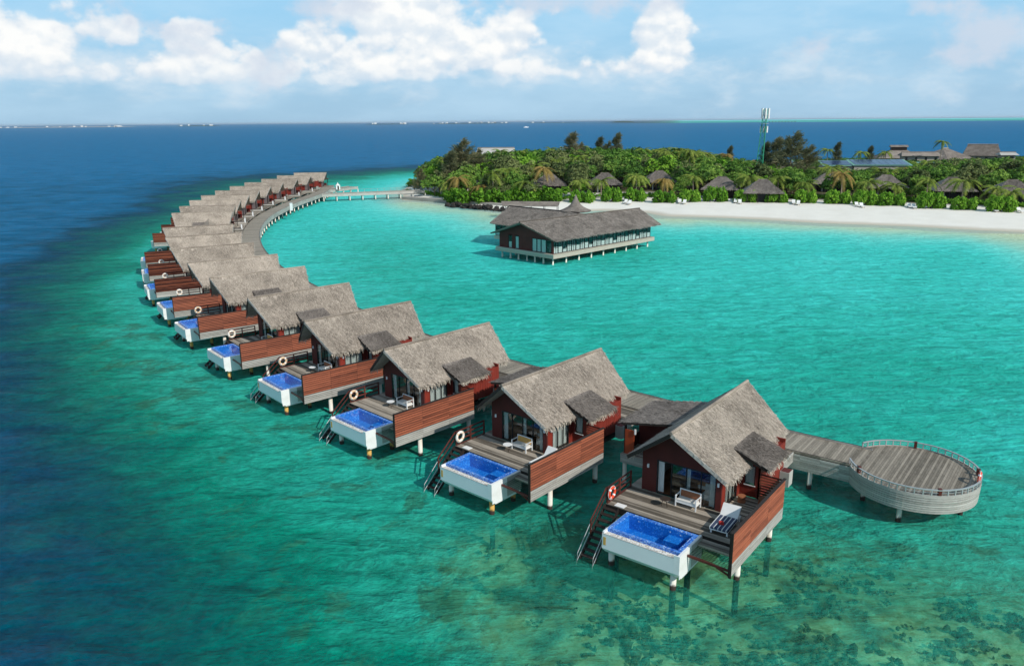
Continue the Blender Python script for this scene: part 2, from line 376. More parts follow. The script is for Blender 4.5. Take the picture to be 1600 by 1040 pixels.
def sea_depth(X, Y):
    r = np.hypot(X, Y); az = np.clip(np.arctan2(X, Y), -.66, .62)*3.0; lr = np.log(np.clip(r, 30, 470))
    g = np.stack([az, lr], -1); out = np.empty(len(g))
    for i in range(0, len(g), 20000):
        k = g[i:i+20000]; d2 = ((k[:, None]-_q[None, :, :2])**2).sum(-1)
        out[i:i+20000] = _U(d2)@_w[:-3]+_w[-3]+k@_w[-2:]
    ld = np.clip(out, math.log(.08), math.log(30))
    far = np.clip((np.log(np.maximum(r, 1))-math.log(330))/.45, 0, 1); far = far*far*(3-2*far)
    d = np.exp(ld*(1-far)+math.log(42)*far)
    reef = np.clip((r-5600)/900, 0, 1)*np.clip((34000-r)/9000, 0, 1)*np.clip((np.arctan2(X, Y)-.04)*6, 0, 1)      # the pale reef near the horizon
    return d*(1-reef)+(1.0+2.5*np.exp(-((r-9500)/2200)**2))*reef
az_f = np.r_[np.arange(-180, -42, 6), np.arange(-42, 42, .4), np.arange(42, 180, 6)]; az_f = np.radians(az_f)
rad = np.r_[[4, 12], np.geomspace(22, 60000, 330)]
def polar(rmax_i, zfun, name, material, smooth=True):
    rr = rad[:rmax_i]; A_, R_ = np.meshgrid(az_f, rr); X, Y = (R_*np.sin(A_)).ravel(), (R_*np.cos(A_)).ravel()
    d = sea_depth(X, Y); Z = zfun(X, Y, d)
    X = np.r_[X, 0]; Y = np.r_[Y, 0]; d = np.r_[d, d[0]]; Z = np.r_[Z, Z[0]]
    na, nr = len(az_f), len(rr); i, j = np.meshgrid(np.arange(nr-1), np.arange(na), indexing='ij'); j2 = (j+1) % na
    Fc = np.stack([i*na+j, (i+1)*na+j, (i+1)*na+j2, i*na+j2], -1).reshape(-1, 4)
    k = np.arange(na); cap = np.stack([np.full(na, na*nr), k, (k+1) % na, (k+1) % na], -1)
    tri = [tuple(c[:3]) for c in cap.tolist()]
    me = bpy.data.meshes.new(name); me.from_pydata(np.c_[X, Y, Z].tolist(), [], [tuple(f[::-1]) for f in Fc.tolist()]+tri)
    a = me.attributes.new('depth', 'FLOAT', 'POINT'); a.data.foreach_set('value', d.astype(np.float32))
    me.materials.append(M[material]); me.polygons.foreach_set('use_smooth', [True]*len(me.polygons))
    return tag(link(name, me), kind='structure')

# sea water: Fresnel reflection over a body that is partly clear (bed seen through it) and partly scattering, by depth
mm = bpy.data.materials.new('sea_water'); mm.use_nodes = True; M['sea_water'] = mm; t = NT(mm.node_tree); mm.node_tree.nodes.clear()
o = t.coord(); dep = t.attr('depth')
warp = t.vmath('ADD', o, t.vmath('SCALE', t.vmath('SUBTRACT', t.noise(o, .05, 3, .5, color=True), (.5, .5, .5)), scale=14.0))
patch = t.noise(t.scale(warp, (1, 1, 0)), .065, 7, .66)
dn = t.math('MULTIPLY', dep, t.math('POWER', 2.0, t.math('MULTIPLY', t.math('SUBTRACT', patch, .5), t.ss(dep, 1.7, 3.0, .9, 3.4))))
rip = t.noise(t.scale(o, (1, 1.35, 1)), .50, 8, .66, .5); rip2 = t.noise(t.scale(o, (1, 1.3, 1)), 1.9, 4, .62, .4)
swell = t.noise(t.scale(o, (.40, 1.1, 1)), .26, 6, .62, .6)
lg = t.math('MULTIPLY', t.math('ADD', t.math('LOGARITHM', t.math('ADD', dn, .25), 2.0), 2.0), .125)
lg = t.math('MULTIPLY_ADD', t.math('SUBTRACT', rip, .5), -.10, lg)
body = t.ramp(lg, [(0.0, (.70, .74, .66)), (.17, (.40, .80, .72)), (.27, (.14, .80, .73)), (.33, (.055, .66, .59)), (.40, (.022, .44, .345)), (.51, (.002, .225, .150)), (.63, (.0005, .108, .098)), (.75, (.0004, .054, .100)), (.82, (.002, .100, .205)), (.92, (.006, .135, .285))])
body = t.mix(t.math('MULTIPLY', t.math('MULTIPLY', t.attr('coral'), t.ss(dn, 4.5, 2.4)), .55), body, (.035, .40, .26))
rf = t.noise(t.scale(warp, (1, 1, 0)), .19, 10, .72)
rfm = t.math('MULTIPLY', t.ss(rf, .52, .60), t.math('MULTIPLY', t.ss(t.attr('coral'), .05, .35), t.ss(dn, 7.0, 3.5)))
body = t.mix(t.math('MULTIPLY', rfm, .55), body, (.035, .12, .062))
opac = t.math('SUBTRACT', 1.0, t.math('POWER', 2.718, t.math('MULTIPLY', dn, t.math('MULTIPLY_ADD', t.attr('coral'), 1.29, -1.5))))
tint = t.n('ShaderNodeCombineColor')
for i, k in enumerate((.27, .065, .14)): t.link(t.math('POWER', 2.718, t.math('MULTIPLY', dn, -k)), tint.inputs[i])
h = t.math('ADD', t.math('MULTIPLY', rip, .75), t.math('ADD', t.math('MULTIPLY', rip2, .16), t.math('MULTIPLY', swell, 1.6)))
big = t.noise(t.scale(o, (.35, 1, 1)), .03, 5, .6, .4); h = t.math('ADD', h, t.math('MULTIPLY', big, 3.0))
body = t.vmath('SCALE', body, scale=t.math('MULTIPLY_ADD', t.math('SUBTRACT', t.math('ADD', rip, rip2), 1.0), t.math('MULTIPLY_ADD', t.attr('coral'), .7, .75), 1.0))  # light and dark of the ripples put into the body colour
deepf = t.ss(dep, 5.0, 16.0); chop = t.ss(swell, .34, .66, -1.0, 1.0)
body = t.vmath('SCALE', body, scale=t.math('MULTIPLY_ADD', t.math('MULTIPLY', chop, deepf), .12, 1.0))  # bright and dark wave streaks painted into the deep-water colour
nb = t.bump(h, 1.0, .8)
df = t.n('ShaderNodeBsdfDiffuse'); t.link(body, df.inputs[0]); t.link(nb, df.inputs['Normal'])
tr = t.n('ShaderNodeBsdfTransparent'); t.link(tint.outputs[0], tr.inputs[0])
mx = t.n('ShaderNodeMixShader'); t.link(opac, mx.inputs[0]); t.link(tr.outputs[0], mx.inputs[1]); t.link(df.outputs[0], mx.inputs[2])
gl = t.n('ShaderNodeBsdfGlossy'); gl.inputs['Roughness'].default_value = .16; t.link(nb, gl.inputs['Normal'])
fr = t.n('ShaderNodeFresnel'); fr.inputs[0].default_value = 1.33; t.link(nb, fr.inputs['Normal'])
fr = t.math('MULTIPLY', t.math('MAXIMUM', t.math('SUBTRACT', fr.outputs[0], .055), 0.0), t.math('MULTIPLY_ADD', t.math('MULTIPLY', chop, deepf), .07, .24))
m2 = t.n('ShaderNodeMixShader'); t.link(fr, m2.inputs[0]); t.link(mx.outputs[0], m2.inputs[1]); t.link(gl.outputs[0], m2.inputs[2])
out = t.n('ShaderNodeOutputMaterial'); t.link(m2.outputs[0], out.inputs[0])
# sea bed: sand with dark coral and rubble patches
t, b = mat('sea_bed', .95, .05); o = t.coord()
wv = t.vmath('ADD', o, t.vmath('SCALE', t.vmath('SUBTRACT', t.noise(o, .6, 3, .5, color=True), (.5, .5, .5)), scale=1.3))
cor = t.noise(t.scale(wv, (1, 1, 0)), .20, 9, .70); zone = t.noise(t.scale(o, (1, 1, 0)), .035, 3, .5)
dep = t.attr('depth')
cm = t.ss(t.math('ADD', cor, t.math('MULTIPLY', t.math('SUBTRACT', zone, .5), .7)), .49, .60)
cm = t.math('MULTIPLY', cm, t.math('MULTIPLY', t.ss(dep, 1.5, 2.3), t.attr('coral')))
small = t.ss(t.noise(t.scale(wv, (1, 1, 0)), .75, 9, .72), .56, .66); cm = t.math('MAXIMUM', cm, t.math('MULTIPLY', small, t.math('MULTIPLY', t.attr('coral'), .8)))
fine = t.noise(t.scale(wv, (1, 1, 0)), 1.6, 9, .72)
sand = t.mix(t.ss(fine, .36, .64), (.42, .41, .20), (.95, .92, .60))
reefc = t.mix(t.ss(fine, .42, .66), (.022, .022, .010), (.24, .20, .10))
t.link(t.mix(cm, sand, reefc), b.inputs['Base Color'])

def bed_z(X, Y, d):
    bumps = .25*np.sin(X*.9+np.sin(Y*.7)*1.4)*np.sin(Y*.8+np.sin(X*.5))*np.clip(d-1, 0, 1)
    return -np.minimum(d, 9.0)-.05+bumps*.5
sea = polar(len(rad), lambda X, Y, d: np.zeros(len(X)), 'sea_water', 'sea_water')
nbed = int(np.searchsorted(rad, 700)); bed = polar(nbed, bed_z, 'sea_bed', 'sea_bed')
co = np.empty(len(bed.data.vertices)*3, np.float32); bed.data.vertices.foreach_get('co', co); co = co.reshape(-1, 3)
# coral grows on the ocean side and round the near villas, the lagoon floor is clean sand
azv = np.arctan2(co[:, 0], co[:, 1]); rv = np.hypot(co[:, 0], co[:, 1])
cz = np.clip((64-rv)/24, .0, 1)*np.clip((azv+.42)/.40, .45, 1) + .55*np.clip((-.12-azv)*6, 0, 1)*np.clip((130-rv)/40, 0, 1)*np.clip((rv-48)/16, 0, 1)
a = bed.data.attributes.new('coral', 'FLOAT', 'POINT'); a.data.foreach_set('value', np.clip(cz, .06, 1).astype(np.float32))
# over the coral the water is clear, over the lagoon sand it is milky with fine sand
co = np.empty(len(sea.data.vertices)*3, np.float32); sea.data.vertices.foreach_get('co', co); co = co.reshape(-1, 3); azv = np.arctan2(co[:, 0], co[:, 1]); rv = np.hypot(co[:, 0], co[:, 1])
cz = np.clip((64-rv)/24, .0, 1)*np.clip((azv+.42)/.40, .45, 1) + .55*np.clip((-.12-azv)*6, 0, 1)*np.clip((130-rv)/40, 0, 1)*np.clip((rv-48)/16, 0, 1)
a = sea.data.attributes.new('coral', 'FLOAT', 'POINT'); a.data.foreach_set('value', np.clip(cz, 0, 1).astype(np.float32))

# ------------------------------------------------------------------ the overwater villas
# villa frame: u runs along the ridge from the sea (pool) end to the boardwalk, v to the right of it, z above the water
DK = 2.4                                                             # deck height
ZR, ZE, WR, WL = 7.07, 4.72, 2.90, 3.05
def UV(): return MB(uv=True)
def blades(name, base, dirs, side, ln, wd, tint, material, parent, flip=True):
    "many thin thatch leaves: each a quad from base along dir, tapering"
    base, dirs, side = np.asarray(base), np.asarray(dirs), np.asarray(side)
    a = base-side*wd[:, None]/2; b = base+side*wd[:, None]/2
    c = base+dirs*ln[:, None]+side*wd[:, None]*.2; d = base+dirs*ln[:, None]-side*wd[:, None]*.2
    V = np.stack([a, b, c, d], 1).reshape(-1, 3)
    if flip: V[:, 1] *= -1
    n = len(base); Fc = np.arange(4*n).reshape(n, 4)
    me = np_mesh(name, V, Fc, np.repeat(tint, 4), material)
    return link(name, me, parent, 'stuff')
def slope_tufts(name, p00, p10, p11, p01, n, material, parent, ln=.42, wd=.055, lift=.10, seed=1):
    "thatch leaves lying on a slope; p00-p10 is the ridge side, p01-p11 the eave side"
    g = np.random.default_rng(seed); s, t_ = g.random(n), g.random(n)
    p00, p10, p11, p01 = [np.array(p, float) for p in (p00, p10, p11, p01)]
    top = p00+(p10-p00)*s[:, None]; bot = p01+(p11-p01)*s[:, None]; base = top+(bot-top)*t_[:, None]
    down = (bot-top); down /= np.linalg.norm(down, axis=1)[:, None]
    al = (p10-p00)/np.linalg.norm(p10-p00); nrm = np.cross(al, down[0]); nrm /= np.linalg.norm(nrm); nrm = nrm if nrm[2] > 0 else -nrm
    yaw = g.normal(0, .38, n); dirs = down*np.cos(yaw)[:, None]+al*np.sin(yaw)[:, None]+nrm*(g.random(n)*lift*1.6+.02)[:, None]
    side = np.cross(dirs, nrm); side /= np.linalg.norm(side, axis=1)[:, None]
    L = ln*(.6+.8*g.random(n)); tint = np.clip(g.normal(.5, .30, n), 0, 1)
    return blades(name, base+nrm*.01, dirs, side, L, wd*(.6+.8*g.random(n)), tint, material, parent)
def eave_fringe(name, a, b, out, n, material, parent, ln=.42, seed=2):
    g = np.random.default_rng(seed); s = g.random(n); a, b, out = np.array(a, float), np.array(b, float), np.array(out, float)
    base = a+(b-a)*s[:, None]-out*(g.random(n)*.16)[:, None]; al = (b-a)/np.linalg.norm(b-a)
    dirs = np.array([0, 0, -1.])+out*(.15+.55*g.random(n))[:, None]+al*g.normal(0, .22, n)[:, None]
    side = al+out*g.normal(0, .4, n)[:, None]; side /= np.linalg.norm(side, axis=1)[:, None]
    clump = .65+.5*np.sin(s*37+np.sin(s*91)*2)**2
    return blades(name, base, dirs, side, ln*(.45+.75*g.random(n))*clump, .055*(.6+.8*g.random(n)), np.clip(g.normal(.6, .25, n), 0, 1), material, parent)
def slab(mb, top, th, tint=.5):
    "a roof slab given its four top corners"
    t4 = [Vector(p) for p in top]; n = (t4[1]-t4[0]).cross(t4[3]-t4[0]).normalized(); n = n if n.z > 0 else -n
    return mb.hexa([p-n*th for p in t4]+t4, tint)
def slope_grid(mb, top, th, nu=26, nv=10, amp=.035, seed=0):
    "a thatched slope: uneven top skin, plain underside and edges"
    g = np.random.default_rng(seed); p = [Vector(q) for q in top]
    n = (p[1]-p[0]).cross(p[3]-p[0]).normalized(); n = n if n.z > 0 else -n
    vs = []; fs = []
    for j in range(nv+1):
        for i in range(nu+1):
            a = p[0].lerp(p[1], i/nu); b = p[3].lerp(p[2], i/nu); q = a.lerp(b, j/nv)
            e = 0 if i in (0, nu) or j == 0 else 1
            vs.append(q+n*(e*float(g.normal(0, amp))-e*.05*math.sin(math.pi*j/nv)))
    k = len(vs)
    for j in range(nv):
        for i in range(nu): fs.append((j*(nu+1)+i, j*(nu+1)+i+1, (j+1)*(nu+1)+i+1, (j+1)*(nu+1)+i))
    vs += [q-n*th for q in p]; fs.append((k, k+3, k+2, k+1))
    ring = [(i) for i in range(nu+1)], [(j*(nu+1)+nu) for j in range(nv+1)], [nv*(nu+1)+nu-i for i in range(nu+1)], [(nv-j)*(nu+1) for j in range(nv+1)]
    for e, r_ in enumerate(ring): fs.append(tuple(reversed(r_))+(k+e, k+(e+1) % 4))
    return mb.add(vs, fs, .5)

def pile(parent, u, v, ztop, r=.16, material='pile_white', zbot=-3.6):
    m_ = UV().tube([(u, v, zbot), (u, v, ztop)], r, 12)
    return m_.build('pile', material, parent, smooth=True)
def boards(mb, u0, u1, v0, v1, z, w_, th=.035, along='v', gap=.012):
    "a deck of separate boards; along = the axis the boards run"
    if along == 'v':
        n = max(1, round((u1-u0)/w_)); s = (u1-u0)/n
        for i in range(n): mb.box(u0+i*s, u0+(i+1)*s-gap, v0, v1, z-th, z+random.uniform(-.003, .003))
    else:
        n = max(1, round((v1-v0)/w_)); s = (v1-v0)/n
        for i in range(n): mb.box(u0, u1, v0+i*s, v0+(i+1)*s-gap, z-th, z+random.uniform(-.003, .003))
    return mb
def share(name, mesh, parent, u, v, z): return link(name, mesh, parent, None, (u, -v, z))

def make_villa():
    r = thing('overwater_villa', 'x', 'villa')
    # --- roof
    base = thing('roof', None, None); base.parent = r
    A, B = (0, 0, ZR), (10.96, 0, ZR)
    right = [A, B, (10.26, WR, ZE), (.86, WR, ZE)]; left = [A, B, (10.26, -WL, ZE), (.86, -WL, ZE)]
    base2 = slope_grid(slope_grid(UV(), right, .17, seed=1), left, .17, seed=2)
    bpy.data.objects.remove(base); roof = base2.build('roof', 'thatch', r)
    slope_tufts('thatch_leaves', *[right[i] for i in (0, 1, 2, 3)], 15000, 'thatch', roof, ln=.34, wd=.042, lift=.075, seed=3)
    slope_tufts('thatch_leaves', *[left[i] for i in (0, 1, 2, 3)], 5000, 'thatch', roof, ln=.34, wd=.042, lift=.075, seed=4)
    eave_fringe('eave_fringe', (.80, WR, ZE-.02), (10.3, WR, ZE-.02), (0, 1, 0), 1000, 'thatch_pale', roof, .40)
    eave_fringe('eave_fringe', (.80, -WL, ZE-.02), (10.3, -WL, ZE-.02), (0, -1, 0), 500, 'thatch_pale', roof, .45, 5)
    rc = UV(); rc.tube([(-.03, 0, ZR+.03), (10.99, 0, ZR+.03)], .10, 8); rc.build('ridge_cap', 'thatch', roof)
    for e, (p, q) in enumerate((((-.03, .03, ZR-.09), (.83, WR+.02, ZE-.10)), ((-.03, -.03, ZR-.09), (.83, -WL-.02, ZE-.10)), ((10.99, .03, ZR-.09), (10.29, WR+.02, ZE-.10)), ((10.99, -.03, ZR-.09), (10.29, -WL-.02, ZE-.10)))):
        UV().beam(p, q, .05, .20).build('barge_board', 'grey_board' if e in (0, 2) else 'dark_wood', roof)
    # --- lean-to roof over the bathroom bay
    lt = [(3.85, 2.05, 5.46), (6.85, 2.05, 5.46), (6.85, 4.10, 4.68), (3.85, 4.10, 4.68)]
    sr = slope_grid(UV(), lt, .10, 12, 8, .02, 6).build('lean_to_roof', 'thatch_dark', r)
    slope_tufts('thatch_leaves', *lt, 2600, 'thatch_dark', sr, ln=.34, seed=7)
    eave_fringe('eave_fringe', (3.85, 4.1, 4.66), (6.85, 4.1, 4.66), (0, 1, 0), 420, 'thatch_pale', sr, .38, 8)
    eave_fringe('eave_fringe', (6.95, 3.0, 4.95), (6.95, 4.15, 4.7), (.6, .6, 0), 160, 'thatch_pale', sr, .55, 9)
    UV().beam((3.84, 2.0, 5.36), (3.84, 4.1, 4.56), .06, .16).build('barge_board', 'dark_wood', sr)
    # --- house body.  front wall u 1.75, sides v -2.55 and 2.35, back u 9.5
    FU, VL, VR, BU = 1.75, -2.55, 2.35, 9.5
    def under(v): return ZR-.24-(ZR-ZE)*(v/WR if v > 0 else -v/WL)       # underside of the roof
    T = 4.52
    fw_ = UV()
    fw_.box(FU, FU+.12, VL, -1.62, DK, T); fw_.box(FU, FU+.12, 2.03, VR, DK, T)
    fw_.prism([(VL, T), (VR, T), (VR, under(VR)), (0, under(0)), (VL, under(VL))], 0, FU, FU+.12)
    fw_.build('front_wall', 'maroon', r)
    fr_ = UV()
    for v in (-1.62, -.72, .20, 1.10, 1.97): fr_.box(FU+.01, FU+.09, v, v+.06, DK+.02, T-.002)
    fr_.box(FU+.012, FU+.088, -1.56, 1.97, T-.08, T-.004); fr_.box(FU+.012, FU+.088, -1.56, 1.97, DK+.005, DK+.05)
    gd = fr_.build('glass_door', 'dark_frame', r)
    for v0, v1 in ((-.66, .20), (.26, 1.10)): UV().box(FU+.04, FU+.05, v0, v1, DK+.05, T-.08).build('pane', 'glass', gd)
    left_pane = UV().box(FU+.04, FU+.05, -1.56, -.72, DK+.05, T-.08).build('pane', 'glass', gd)
    UV().box(FU+.04, FU+.05, 1.16, 1.97, DK+.05, T-.08).build('pane', 'glass', gd)
    def curtain(mb, a, b, z0, z1, n=14, amp=.035):
        a, b = Vector(a), Vector(b); d = (b-a); nrm = Vector((d.y, -d.x, 0)).normalized()
        vs = []
        for i in range(n+1):
            q = a+d*(i/n)+nrm*(amp*(1 if i % 2 else -1)); vs += [(q.x, q.y, z0), (q.x, q.y, z1)]
        mb.add(vs, [(2*i, 2*i+2, 2*i+3, 2*i+1) for i in range(n)], .5)
    for v0, v1, n_ in ((-1.58, -1.22, 8), (.12, .42, 6), (1.60, 1.98, 8)):
        cu = UV(); curtain(cu, (FU+.22, v0, 0), (FU+.22, v1, 0), DK+.04, T-.06, n_); cu.build('curtain', 'white_fabric', r)
    # right side: red pier, curtained window, bathroom bay
    sw = UV(); sw.box(FU+.122, 2.35, VR-.12, VR, DK, under(VR)); sw.box(4.10, 4.50, VR-.12, VR, DK, under(VR)); sw.box(2.35, 4.10, VR-.12, VR, T, under(VR))
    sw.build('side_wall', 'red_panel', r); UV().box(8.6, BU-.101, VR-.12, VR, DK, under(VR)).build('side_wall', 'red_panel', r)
    wf = UV()
    for u in (2.35, 2.92, 3.49, 4.05): wf.box(u, u+.05, VR-.09, VR-.01, DK+.02, T-.002)
    wf.box(2.40, 4.05, VR-.088, VR-.012, T-.07, T-.004); wf.box(2.40, 4.05, VR-.088, VR-.012, DK+.005, DK+.06)
    sw2 = wf.build('side_window', 'dark_frame', r)
    for u in (2.40, 2.97, 3.54): UV().box(u, u+.51, VR-.055, VR-.045, DK+.06, T-.07).build('pane', 'glass', sw2)
    c2 = UV(); curtain(c2, (2.38, VR-.2, 0), (4.08, VR-.2, 0), DK+.04, T-.05, 34, .03); c2.build('curtain', 'white_fabric', r)
    bay = UV(); B0, B1, BV = 4.50, 8.6, 3.50
    def bu(v): return 5.46-.12-(v-2.05)*.78/2.05
    bay.box(B0, B0+.1, VR, 2.62, DK, 4.5); bay.box(B0, B0+.1, 3.22, BV, DK, 4.5); bay.box(B0, B0+.1, 2.62, 3.22, DK, 3.15); bay.box(B0, B0+.1, 2.62, 3.22, 4.35, 4.5)
    bay.prism([(VR, 4.5), (BV, 4.5), (BV, bu(BV)), (VR, bu(VR))], 0, B0, B0+.1)
    bay.box(B1-.1, B1, VR, BV, DK, 4.75); bay.box(B0+.1, B1-.1, VR, BV-.1, 4.42, 4.50)
    bay.build('bay_wall', 'red_panel', r)
    bd = UV()
    for i in range(16):
        u0 = B0+i*(B1-B0)/16; bd.box(u0, u0+(B1-B0)/16-.012, BV-.1, BV+random.uniform(0, .012), DK-.02, 4.80 if u0 < 6.7 else 4.55)
    bd.build('bay_cladding', 'red_panel', r, kind='stuff')
    bw = UV(); bw.box(B0-.02, B0+.03, 2.62, 3.22, 3.15, 3.19); bw.box(B0-.02, B0+.03, 2.62, 3.22, 4.31, 4.35); bw.box(B0-.02, B0+.03, 2.62, 2.66, 3.19, 4.31); bw.box(B0-.02, B0+.03, 3.18, 3.22, 3.19, 4.31)
    bwo = bw.build('bay_window', 'dark_frame', r); UV().box(B0+.01, B0+.02, 2.66, 3.18, 3.19, 4.31).build('pane', 'glass', bwo)
    UV().box(B0-.05, B0+.01, 2.58, 3.26, 3.10, 3.147).build('sill', 'white_paint', bwo)
    bb = UV(); curtain(bb, (B0+.12, 2.64, 0), (B0+.12, 3.2, 0), 3.2, 4.3, 12, .02); bb.build('curtain', 'white_fabric', r)
    # back and left walls, interior
    bk = UV(); bk.box(BU-.1, BU, VL, VR, DK, T); bk.prism([(VL, T), (VR, T), (VR, under(VR)), (0, under(0)), (VL, under(VL))], 0, BU-.1, BU); bk.build('back_wall', 'mauve', r)
    g2 = UV().prism([(VL+.1, T+.25), (VR-.1, T+.25), (VR-.1, under(VR)-.05), (0, under(0)-.08), (VL+.1, under(VL)-.05)], 0, BU+.001, BU+.06); g2.build('gable_board', 'dark_wood', r)
    dr = UV(); dr.box(BU, BU+.05, -1.5, -.6, DK+.02, 4.45); dr.build('back_door', 'dark_wood', r)
    lw_ = UV().box(FU+.122, BU-.1, VL, VL+.1, DK, under(VL)); lw_.build('side_wall', 'maroon', r)
    it = UV(); it.box(5.6, 5.68, VL+.1, VR-.12, DK, 4.9); it.box(FU+.13, 5.6, VL+.101, VL+.13, DK+.05, 4.9); it.box(FU+.13, 5.68, VL+.13, VR-.13, 4.6, 4.66); it.build('interior_wall', 'interior_wall', r)
    fl = UV(); boards(fl, FU+.12, 5.6, VL+.1, VR-.12, DK+.02, .14, .05, 'u', .004); fl.build('floor', 'floor_wood', r, kind='stuff')
    for (u, v, z) in ((FU-.05, -2.15, 4.0), (FU-.05, 2.18, 4.0)): UV().box(u-.04, u+.049, v-.05, v+.05, z-.12, z+.1).build('wall_lamp', 'white_paint', r)
    lm2 = UV().box(2.1, 2.2, VR, VR+.1, 3.85, 4.1); lm2.build('wall_lamp', 'white_paint', r)
    # --- decks
    dk = UV(); boards(dk, -1.15, 1.74, -3.28, 4.18, DK, .145); dk.build('deck_boards', 'deck_board', r, kind='stuff')
    d2 = UV(); boards(d2, 1.74, 4.46, 2.36, 4.84, DK, .145); boards(d2, -1.15, 1.74, 4.19, 4.84, DK, .145); d2.build('deck_boards', 'deck_board', r, kind='stuff')
    d3 = UV(); boards(d3, 1.74, 12.3, -3.28, -2.56, DK, .145); boards(d3, 5.5, 12.3, -6.1, -3.29, DK, .145); boards(d3, BU+.01, 12.3, -2.55, 2.9, DK, .145); d3.build('deck_boards', 'deck_board', r, kind='stuff')
    fs_ = UV(); fs_.box(-1.16, -1.12, -3.28, 4.84, 1.95, DK-.04); fs_.box(-1.12, 12.3, -3.30, -3.26, 1.95, DK-.04); fs_.box(-1.1, 12.28, -3.2, -2.9, 1.9, 2.15); fs_.box(-1.1, 8.4, 3.2, 3.45, 1.9, 2.15)
    for u in (-.4, 2.0, 4.5, 7.0, 9.4, 11.8): fs_.box(u-.12, u+.12, -3.19, 4.15 if u < 4 else 2.9, 1.62, 1.9)
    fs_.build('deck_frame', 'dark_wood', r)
    bf = UV()
    for k in range(5): bf.box(8.6+.003, 12.3, 2.92, 2.96, 1.72+k*.145, 1.72+k*.145+.13)
    for k in range(4): bf.box(5.46, 5.50, -6.1, -3.3, 1.78+k*.15, 1.78+k*.15+.135)
    for k in range(4): bf.box(5.5, 12.3, -6.14, -6.10, 1.78+k*.15, 1.78+k*.15+.135)
    bf.build('skirt_boards', 'grey_board', r, kind='stuff')
    pb = UV(); pb.box(7.9, 8.59, 3.53, 4.10, 1.95, 2.88); pb.build('planter', 'grey_board', r)
    UV().box(7.94, 8.55, 3.57, 4.06, 2.88, 2.90).build('planter_lid', 'maroon', r)
    # --- privacy screen: 30 red slats and 15 pale skirt boards on posts
    ps = UV()
    for u in (-3.0, -.5, 2.0, 4.46): ps.box(u-.045, u+.045, 4.83, 4.90, 1.66, 4.10)
    ps.box(-3.05, 4.52, 4.82, 4.99, 4.075, 4.11); ps.box(-3.06, -3.00, 4.86, 4.99, 1.64, 4.08)
    scr = ps.build('privacy_screen', 'dark_wood', r)
    sm = UV().hexa([(0, .022, 0), (2.485, .022, 0), (2.485, .048, 0), (0, .048, 0), (0, -.006, .104), (2.485, -.006, .104), (2.485, .020, .104), (0, .020, .104)]).mesh('slat', 'red_slat'); km = UV().box(0, 2.49, 0, .03, 0, .108).mesh('skirt_board', 'grey_board')
    UV().box(-2.99, 4.45, 4.80, 4.81, 1.67, 4.07).build('shade_backing', 'interior_dark', scr)  # dark sheet added behind the slats so the gaps look shaded
    for j in range(10):
        for k in range(3): share('slat', sm, scr, -3.0+k*2.5, 4.905+random.uniform(-.004, .006), 2.40+j*.168)
    for j in range(5):
        for k in range(3): share('skirt_board', km, scr, -3.0+k*2.5, 4.905+random.uniform(-.004, .006), 1.66+j*.140)
    sr2 = UV()
    for j in range(10): sr2.box(4.47, 4.50, BV, 4.82, 2.40+j*.168, 2.40+j*.168+.104)
    sr2.build('return_slats', 'red_slat', r, kind='stuff')
    # --- plunge pool
    P0, P1, Q0, Q1 = -3.84, -1.17, -1.90, 2.59
    tk = UV(); tk.prism([(P0, 1.32), (P0+.36, .95), (P1, .95), (P1, 1.32)], 1, Q0, Q1)
    tk.box(P0, P0+.06, Q0, Q1, 1.32, 2.18); tk.box(P0+.06, P1, Q0, Q0+.10, 1.32, 2.30); tk.box(P0+.06, P1, Q1-.12, Q1, 1.32, 2.37); tk.box(P1-.1, P1, Q0+.1, Q1-.12, 1.32, 2.30)
    tank = tk.build('pool_tank', 'white_panel', r)
    wc = UV(); wc.box(P0+.062, -2.45, Q1, Q1+.025, 1.05, 2.368); wc.box(P0-.004, P0+.06, Q1-.3, Q1+.025, 1.34, 2.368); wc.build('end_panel', 'white_paint', tank)
    lv = UV()
    for k in range(8): lv.hexa([(-2.44, Q1+.005, 1.1+k*.155), (P1+.05, Q1+.005, 1.1+k*.155), (P1+.05, Q1+.04, 1.1+k*.155), (-2.44, Q1+.04, 1.1+k*.155), (-2.44, Q1+.005, 1.24+k*.155), (P1+.05, Q1+.005, 1.24+k*.155), (P1+.05, Q1+.02, 1.24+k*.155), (-2.44, Q1+.02, 1.24+k*.155)])
    lv.build('louvre_boards', 'grey_board', tank, kind='stuff')
    gt = UV(); gt.box(P0+.062, P0+.40, Q0+.1, Q1-.3, 1.322, 2.165); gt.build('overflow_pebbles', 'pebbles', tank)
    UV().box(P0-.006, P0+.066, Q0-.004, Q1-.3, 2.182, 2.20).build('gutter_edge', 'grey_board', tank)
    UV().box(P0-.012, P0-.002, Q0+.08, Q0+.24, 1.55, 2.02).build('overflow_slot', 'pile_stained', tank)
    rim = UV(); rim.box(P0+.401, P0+.58, Q0+.1, Q1-.121, 1.322, 2.345); rim.box(P0+.58, P1-.31, Q0+.101, Q0+.33, 1.322, 2.375); rim.box(P0+.58, P1-.31, Q1-.36, Q1-.121, 1.322, 2.372); rim.box(P1-.31, P1-.101, Q0+.101, Q1-.121, 1.322, 2.375)
    rim.build('pool_rim', 'mosaic_rim', tank)
    bs = UV(); i0, i1, j0, j1 = P0+.582, P1-.312, Q0+.332, Q1-.362
    bs.box(i0, i1, j0, j1, 1.323, 1.55); bs.box(i0, i0+.012, j0, j1, 1.40, 2.34); bs.box(i1-.012, i1, j0, j1, 1.40, 2.34); bs.box(i0+.012, i1-.012, j0, j0+.012, 1.40, 2.34); bs.box(i0+.012, i1-.012, j1-.012, j1, 1.40, 2.34)
    bs.box(i1-.75, i1-.012, j1-1.35, j1-.45, 1.40, 2.0); bs.build('pool_basin', 'mosaic_basin', tank)
